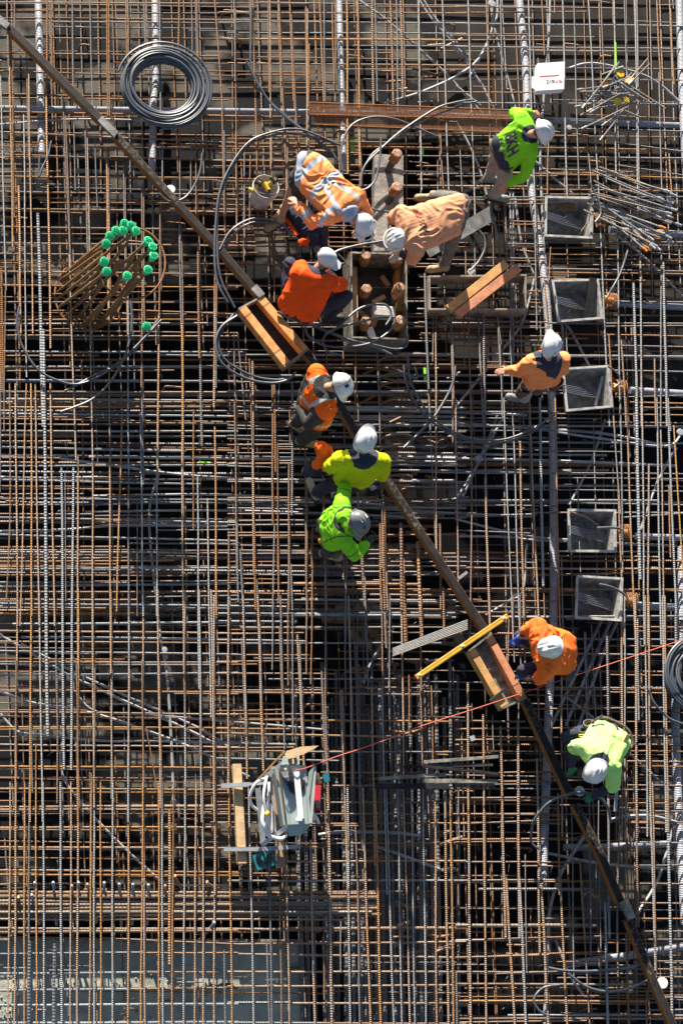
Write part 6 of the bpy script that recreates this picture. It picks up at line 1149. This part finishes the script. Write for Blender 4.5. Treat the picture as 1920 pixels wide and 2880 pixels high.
# 3 -- lime shirt, top right
J = dict(head=(1522, 372, 1.50), neck=(1492, 378, 1.40), shL=(1468, 335, 1.34), shR=(1490, 425, 1.28), hipL=(1402, 412, .95), hipR=(1418, 458, .92), elbL=(1447, 318, 1.12), wrL=(1500, 318, .95), elbR=(1478, 492, 1.02), wrR=(1425, 520, .80),
         kneeL=(1392, 455, .50), ankL=(1374, 500, .1), toeL=(1402, 505, .05), kneeR=(1418, 510, .50), ankR=(1388, 548, .1), toeR=(1442, 563, .05))
lens(J, 3)
r3, W3, s3, f3, u3, b3 = person('worker in bright lime shirt with dark lettering, striding at the top right', J, D(1, .15, -.3), 0, dict(shirt=['lime'], trousers='khaki', boots='bootgrey', sleeve=.93, collar='navy', yoke=.115, up=D(.4, .05, 1), rs=1.05, wr=.009, ws=8, haircol='hair'))
helmet(r3, W3['head']+UP*.03, D(1, .35, -.25), D(.35, .05, 1), M['helmetwhite'], sticker=[(-.55, -.25, 'blackink', .004, .018)])
on_surface(s3, 'BKH', .13, P(1441, 399, 1.3), D(.24, .97, 0), D(.97, -.24, 0), M['purpleink'])
for k, sx in enumerate((-.055, -.085, -.11)):
    on_surface(s3, ['HIGH CONCRETE', 'FORM  WORK', '0 4 1 2  5 5'][k], .030, P(1424-k*6, 402+k*3, 1.28), D(.24, .97, 0), D(.97, -.24, 0), M['purpleink'], 'small_print')
b = MB(); b.tube([W3['hipL']+UP*.08+D(-1, -.4)*.13, W3['hipL']+UP*.06+D(-1, .3)*.13, W3['hipR']+UP*.06+D(-.6, .8)*.14, W3['hipR']+UP*.05+D(.3, 1)*.15], .02, 8); b.build('tool_belt', M['leather'], r3, smooth=True)
blob('undershirt', [(W3['hipL']+UP*.06, .128, W3['hipR']+UP*.06, .128)], M['navy'], r3)

# 4 -- squatting, bright orange T-shirt and white cap
J = dict(head=(918, 728, 1.00), neck=(893, 755, .92), shL=(838, 770, .86), shR=(928, 800, .86), hipL=(812, 862, .42), hipR=(862, 885, .42), elbL=(850, 745, .66), wrL=(905, 768, .62), elbR=(968, 800, .66), wrR=(938, 776, .66),
         kneeL=(815, 742, .62), ankL=(838, 802, .1), toeL=(842, 775, .05), kneeR=(972, 832, .58), ankR=(922, 892, .1), toeR=(960, 895, .05))
lens(J, 4)
r4, W4, s4, f4, u4, b4 = person('squatting worker in bright orange T-shirt and white baseball cap', J, D(.85, .5, -.3), 0, dict(shirt=['brightorange'], trousers='navy', boots='blackcloth', sleeve=.42, collar='navy', yoke=.14, up=D(.3, -.3, 1), rs=1.15, wr=.012, ws=6, grip=.9, haircol='hair'))
c = W4['head']+UP*.03; fw = D(.8, .55, -.1); sd_ = fw.cross(UP).normalized()
b = MB(); v, f = ellip(c+UP*.015, sd_*.104, fw*.125, UP*.112, 24, 14); b.add(v, f); hc = b.build('cap', M['capwhite'], r4, smooth=True)
b = MB(); q = [c+fw*.10+sd_*.075, c+fw*.17+sd_*.062, c+fw*.195, c+fw*.17-sd_*.062, c+fw*.10-sd_*.075]; b.prism([x_-UP*.008 for x_ in q], q); b.build('cap_peak', M['capwhite'], hc)
b = MB(); v, f = ellip(c-fw*.10+UP*.035, sd_*.038, fw*.03, UP*.035, 14, 8); b.add(v, f); b.build('cap_opening', M['hair'], hc)

# 5 -- right side, peach jacket with navy yoke
J = dict(head=(1543, 972, 1.62), neck=(1538, 1010, 1.46), shL=(1492, 1022, 1.38), shR=(1578, 1012, 1.38), hipL=(1500, 1068, .95), hipR=(1545, 1062, .95), elbL=(1462, 1042, 1.14), wrL=(1428, 1044, 1.08), elbR=(1582, 1040, 1.10), wrR=(1560, 1010, 1.05),
         kneeL=(1478, 1098, .50), ankL=(1472, 1120, .1), toeL=(1410, 1112, .05), kneeR=(1520, 1075, .52), ankR=(1505, 1085, .1), toeR=(1512, 1050, .05))
lens(J, 5)
def reg5(W):
    ch = (W['shL']+W['shR'])/2; ax = (W['shR']-W['shL']).normalized()
    def f(p):
        x = (p-ch).dot(ax); y = (p-ch).dot(D(0, 1, 0))
        return 1 if (-.17 < x < .15 and y > -.10 and y < .145-.06*abs(x)*4*.5 and p.z > 1.05) else 0
    return f
r5, W5, s5, f5, u5, b5 = person('worker in pale orange jacket with navy yoke, standing by the grey tubs', J, D(-.1, -1, -.2), 0, dict(shirt=['orange', 'navy'], reg=reg5, trousers='khaki', boots='bootgrey', sleeve=.98, collar='purple', up=D(.1, -.15, 1), rs=1.12, wr=.011, ws=8, grip=.3))
helmet(r5, W5['head']+UP*.02, D(-.1, -1, -.1), D(.1, .05, 1), M['helmetwhite'], peak=.03, sticker=[(-.62, -.05, 'leather', .02, .014), (.45, .1, 'black', .012, .024), (-.85, .1, 'blackink', .004, .03)])
for k, (x, y, z, s_) in enumerate([(1483, 1078, .82, .075), (1520, 1084, .85, .085), (1566, 1076, .85, .07), (1474, 1094, .70, .08)]):
    b = MB(); b.lathe(P(x, y, z), UP, [(s_*.75, -.18), (s_*.95, -.05), (s_, .06), (s_*.88, .06), (s_*.7, -.1)], 18); b.build('tool_pouch', M['pouch'], r5, smooth=40) if M.setdefault('pouch', mat('pouch_leather', (0.13, 0.075, 0.06), 0.7, 0, (0.09, 0.05, 0.04), 12)) else None

# 6 -- orange vest over black hooded top
J = dict(head=(957, 1086, 1.60), neck=(918, 1090, 1.46), shL=(890, 1050, 1.38), shR=(920, 1150, 1.36), hipL=(868, 1150, .95), hipR=(898, 1185, .93), elbL=(862, 1092, 1.14), wrL=(846, 1142, .98), elbR=(868, 1188, 1.12), wrR=(842, 1150, 1.0),
         kneeL=(848, 1172, .50), ankL=(830, 1192, .1), toeL=(850, 1212, .05), kneeR=(875, 1220, .50), ankR=(848, 1238, .1), toeR=(905, 1252, .05))
lens(J, 6)
def reg6(W):
    ch = (W['shL']+W['shR'])/2; pe = (W['hipL']+W['hipR'])/2; ax = (W['shR']-W['shL']).normalized()
    def f(p):
        for e in 'LR':
            d1 = min(segd(p, W['sh'+e].lerp(W['elb'+e], .30), W['elb'+e]), segd(p, W['elb'+e], W['wr'+e]))
            t = seg(p, W['sh'+e], W['elb'+e])
            if (t > .30 and segd(p, W['sh'+e], W['elb'+e]) < .12) or segd(p, W['elb'+e], W['wr'+e]) < .085: return 2
        if (p-W['neck']).length < .155: return 2
        t = seg(p, pe, ch); x = (p-ch).dot(ax)
        if .05 < t < .17 or .50 < t < .63: return 1
        if t > .6 and abs(abs(x)-.125) < .026: return 1
        return 0
    return f
r6, W6, s6, f6, u6, b6 = person('worker in orange reflective vest over a black hooded top, hands behind his back', J, D(.85, .55, -.5), 0, dict(shirt=['midorange', 'reflect', 'blackcloth'], reg=reg6, vest=True, trousers='blackcloth', boots='boottan', sleeve=.98, collar='blackcloth', collarw=.045, up=D(.4, .05, 1), rs=1.18, wr=.009, ws=8, glove='gloveblack', grip=.8))
helmet(r6, W6['head']+UP*.02, D(.75, .65, -.2), D(.35, .0, 1), M['helmetwhite'], peak=.045, sticker=[(-.05, .55, 'black', .016, .03), (-.35, -.45, 'yellow', .018, .018)])
b = MB(); c = W6['head']+UP*.02; a_ = D(.75, .65, -.2); u_ = D(.35, 0, 1); a_ = (a_-u_*a_.dot(u_)).normalized(); s_ = a_.cross(u_)
b.tube([c+a_*(-.05)+(s_*math.sin(f)*.124+u_*math.cos(f)*.138) for f in [-1.6+3.2*k/20 for k in range(21)]], .006, 6); b.build('helmet_strap', M['leather'], r6, smooth=True)

# 7 -- yellow shirt, seen from behind
J = dict(head=(1024, 1238, 1.60), neck=(1020, 1278, 1.44), shL=(956, 1294, 1.36), shR=(1070, 1300, 1.36), hipL=(972, 1346, .94), hipR=(1012, 1348, .92), elbL=(926, 1312, 1.14), wrL=(908, 1280, 1.10), elbR=(1076, 1338, 1.08), wrR=(1052, 1322, 1.10),
         kneeL=(925, 1365, .48), ankL=(888, 1388, .1), toeL=(864, 1340, .05), kneeR=(965, 1380, .46), ankR=(946, 1402, .1), toeR=(938, 1368, .05))
lens(J, 7)
r7, W7, s7, f7, u7, b7 = person('worker in yellow shirt seen from behind, holding an orange jacket', J, D(.05, -1, -.3), 0, dict(shirt=['yellowcloth'], trousers='navy', boots='bootbeige', sleeve=.46, collar='navy', collarw=.03, yoke=.175, up=D(.0, -.2, 1), rs=1.18, wr=.012, ws=7, grip=1.1))
helmet(r7, W7['head']+UP*.02, D(.05, -1, -.05), D(.05, .08, 1), M['helmetwhite'], peak=.03, sticker=[(-.72, .5, 'black', .022, .012), (-.80, -.35, 'blackink', .003, .025)])
b = MB(); b.box(P(1017, 1306, 1.46), (.018, 0, 0), (0, .004, 0), (0, 0, .03)); b.build('neck_label', M['blackink'], r7)
# orange and navy jacket in his hand
t = thing('jacket', 'orange and navy jacket hanging from the hand of the yellow-shirted worker', 'jacket', P(905, 1290, .7))
blob('jacket_body', [(P(905, 1262, 1.18), .07, P(915, 1300, 1.05), .06), (P(900, 1256, 1.2), .05, P(925, 1272, 1.15), .05), (P(910, 1302, 1.0), .07, P(925, 1325, .9), .04), (P(905, 1292, 1.05), .05, P(892, 1305, .95), .05)], M['midorange'], t, wrinkle=.018, wscale=15, seed=3)
blob('jacket_lining', [(P(888, 1305, .85), .07, P(868, 1328, .62), .07), (P(868, 1328, .62), .06, P(915, 1318, .7), .07), (P(900, 1300, .9), .06, P(880, 1318, .7), .07)], M['navy'], t, wrinkle=.015, wscale=12, seed=5)

# 8 -- lime hooded top and grey helmet
J = dict(head=(1004, 1472, 1.46), neck=(978, 1465, 1.36), shL=(960, 1425, 1.30), shR=(965, 1518, 1.26), hipL=(925, 1470, .92), hipR=(932, 1520, .90), elbL=(968, 1378, 1.16), wrL=(975, 1350, 1.0), elbR=(998, 1560, 1.08), wrR=(1030, 1528, 1.04),
         kneeL=(915, 1480, .5), ankL=(908, 1482, .1), toeL=(935, 1478, .05), kneeR=(935, 1545, .5), ankR=(915, 1555, .1), toeR=(960, 1570, .05))
lens(J, 8)
r8, W8, s8, f8, u8, b8 = person('worker in lime hooded top and grey helmet, with a stuffed tool belt', J, D(.75, .65, -.6), 0, dict(shirt=['lime'], trousers='blackcloth', boots='boottan', sleeve=.95, collar='blackcloth', collarw=.04, yoke=.16, seams=True, up=D(.4, .05, 1), rs=1.08, wr=.010, ws=9, grip=.7, glove='gloveblack', gloves='R'))
helmet(r8, W8['head']+UP*.02, D(.65, .75, -.2), D(.3, .05, 1), M['helmetgrey'], peak=.055, sticker=[(-.1, -.6, 'white', .02, .016), (-.45, -.1, 'white', .02, .018), (-.35, .5, 'white', .018, .012), (.2, .45, 'blackink', .02, .026), (-.55, .45, 'lime_mark', .01, .008), (.1, -.4, 'redplastic', .010, .008)])
b = MB(); c = W8['head']+UP*.02; a_ = D(.65, .75, -.2); u_ = D(.3, .05, 1); a_ = (a_-u_*a_.dot(u_)).normalized(); s_ = a_.cross(u_)
b.tube([c+(a_*math.cos(f)*.15+s_*math.sin(f)*.125)+u_*.012 for f in [-1.5+3.0*k/20 for k in range(21)]], .006, 6); b.build('helmet_band', M['lime'], r8, smooth=True)
blob('hood', [(W8['neck']-D(.6, .5)*.05, .095, W8['neck']+D(-.1, -.8)*.07+UP*.02, .06), (W8['neck']-D(.6, .5)*.05, .09, W8['neck']+D(0, 1)*.10, .06)], M['lime'], r8, wrinkle=.010, wscale=14)
for k, (x, y, z, mm, s_) in enumerate([(912, 1500, .85, 'yellow', .05), (918, 1528, .86, 'leather', .06), (922, 1548, .8, 'black', .07), (905, 1468, .85, 'leather', .055), (945, 1560, .8, 'leather', .05), (905, 1520, .83, 'yellow', .035)]):
    b = MB(); b.lathe(P(x, y, z), D(-.3, .2, 1), [(s_*.7, -.14), (s_, -.03), (s_, .03), (s_*.8, .035)], 12); b.build('tool_pouch', M[mm], r8, smooth=40)

# 9 -- kneeling, orange shirt, blue gloves
J = dict(head=(1545, 1822, 1.04), neck=(1566, 1818, 1.00), shL=(1538, 1885, .92), shR=(1515, 1762, .92), hipL=(1592, 1862, .50), hipR=(1588, 1812, .50), elbL=(1512, 1908, .66), wrL=(1468, 1902, .40), elbR=(1478, 1775, .70), wrR=(1452, 1800, .52),
         kneeL=(1472, 1888, .48), ankL=(1520, 1905, .1), toeL=(1490, 1905, .05), kneeR=(1462, 1792, .46), ankR=(1510, 1815, .1), toeR=(1480, 1812, .05))
lens(J, 9)
r9, W9, s9, f9, u9, b9 = person('crouching worker in orange shirt and blue gloves over the open timber trough', J, D(-1, .1, -.9), 0, dict(shirt=['orange9'], trousers='navy', boots='bootgrey', sleeve=.46, cuff='navy', cufflen=.35, yoke=.12, collar='navy', up=D(-.5, .1, 1), rs=1.15, wr=.014, ws=9, glove='gloveblue', grip=.35)) if M.setdefault('orange9', mat('orange_cloth_warm', (0.98, 0.18, 0.012), .85, 0, (.85, .14, .018), 8, .25, 180)) else None
helmet(r9, W9['head']+UP*.02, D(-1, .12, -.35), D(-.35, .05, 1), M['helmetwhite'], peak=.045, sticker=[(.45, .35, 'purpleink', .006, .02)])
b = MB(); b.lathe(P(1598, 1895, .45), D(.5, .5, 1), [(.05, -.12), (.08, -.02), (.08, .03), (.065, .03)], 14); b.build('tool_pouch', M['black'], r9)
b = MB(); b.lathe(P(1612, 1890, .45), UP, [(.02, -.1), (.025, .05), (.015, .06)], 10); b.build('blue_handle', M['gloveblue'], r9)

# 10 -- pale lime shirt, green gloves
J = dict(head=(1672, 2168, 1.02), neck=(1682, 2142, 1.02), shL=(1722, 2160, .98), shR=(1640, 2100, .98), hipL=(1740, 2078, .78), hipR=(1692, 2052, .80), elbL=(1722, 2212, .80), wrL=(1662, 2242, .48), elbR=(1612, 2102, .82), wrR=(1606, 2160, .56),
         kneeL=(1725, 2130, .45), ankL=(1740, 2165, .1), toeL=(1715, 2190, .05), kneeR=(1595, 2072, .55), ankR=(1630, 2110, .1), toeR=(1605, 2118, .05))
lens(J, 10)
r10, W10, s10, f10, u10, b10 = person('bending worker in pale lime shirt and green gloves, lower right', J, D(-.2, 1, -.8), 0, dict(shirt=['palelime'], trousers='navy', boots='blackcloth', sleeve=.5, cuff='navy', cufflen=.9, yoke=.13, collar='navy', up=D(-.1, .6, .9), rs=1.15, wr=.010, ws=8, glove='glovegreen', grip=.6))
helmet(r10, W10['head']+UP*.02+D(-.1, .3)*.0, D(-.35, 1, -.5), D(-.05, .25, 1), M['helmetwhite'], peak=.03, sticker=[(-.5, .25, 'purpleink', .004, .018)])
b = MB(); b.tube(spline([W10['hipR']+D(-.8, .3)*.16, W10['hipR']+D(-.2, -1)*.13+UP*.03, W10['hipL']+D(.5, -.9)*.14+UP*.03, W10['hipL']+D(1, .2)*.16, W10['hipL']+D(.9, .9)*.17], 6), .022, 8); b.build('tool_belt', M['leather'], r10, smooth=True)
for x, y, z, mm, s_ in [(1655, 2042, .78, 'greycloth', .065), (1742, 2058, .78, 'leather', .055), (1756, 2100, .75, 'black', .06), (1640, 2062, .76, 'greycloth', .05)]:
    b = MB(); b.lathe(P(x, y, z), D(-.1, -.2, 1), [(s_*.7, -.14), (s_, -.03), (s_, .05), (s_*.8, .055), (s_*.6, -.05)], 12); b.build('tool_pouch', M[mm], r10, smooth=40)
b = MB(); b.tube([P(1664, 2032, .95), P(1694, 2012, .98)], .013, 8); b.build('hammer_handle', M['black'], r10); 
b = MB(); b.tube([P(1664, 2024, .94), P(1666, 2036, .94)], .02, 10); b.build('hammer_head', M['boltface'], r10)
b = MB(); b.beam(P(1752, 2092, .95), P(1766, 2066, 1.0), .035, .02); b.beam(P(1757, 2094, .95), P(1771, 2068, 1.0), .012, .03); b.build('folding_rule', M['pine'], r10)
b = MB(); b.tube([P(1626, 2066, .86), P(1640, 2066, .87), P(1638, 2072, .87), P(1628, 2072, .86)], .006, 6, closed=True); b.build('yellow_clip', M['yellow'], r10)
# steel plumb weight and disc by the gloved hand
b = MB(); b.lathe(P(1628, 2226, .10), UP, [(.055, 0), (.06, .006), (.06, .016), (.05, .02)], 24); b.build('disc_weight', M['galv'], label='round grey metal disc under the hooped hose by the green glove', category='disc')
# navy jacket lying on the mesh
t = thing('jacket', 'navy jacket with orange trim lying below the bending worker', 'jacket', P(870, 640, .02))
blob('jacket_body', [(P(830, 600, .12), .08, P(900, 640, .16), .10), (P(850, 620, .12), .10, P(880, 670, .10), .09), (P(900, 630, .14), .09, P(900, 680, .1), .06), (P(840, 610, .1), .07, P(855, 665, .06), .06), (P(820, 615, .06), .04, P(850, 670, .05), .04)], M['navy'], t, wrinkle=.022, wscale=10, seed=2)
b = MB(); b.beam(P(805, 616, .13), P(836, 660, .13), .045, .012); b.build('orange_trim', M['brightorange'], t)
blob('orange_cuff', [(P(848, 682, .1), .045, P(872, 674, .12), .040)], M['brightorange'], t, wrinkle=.012, wscale=20)
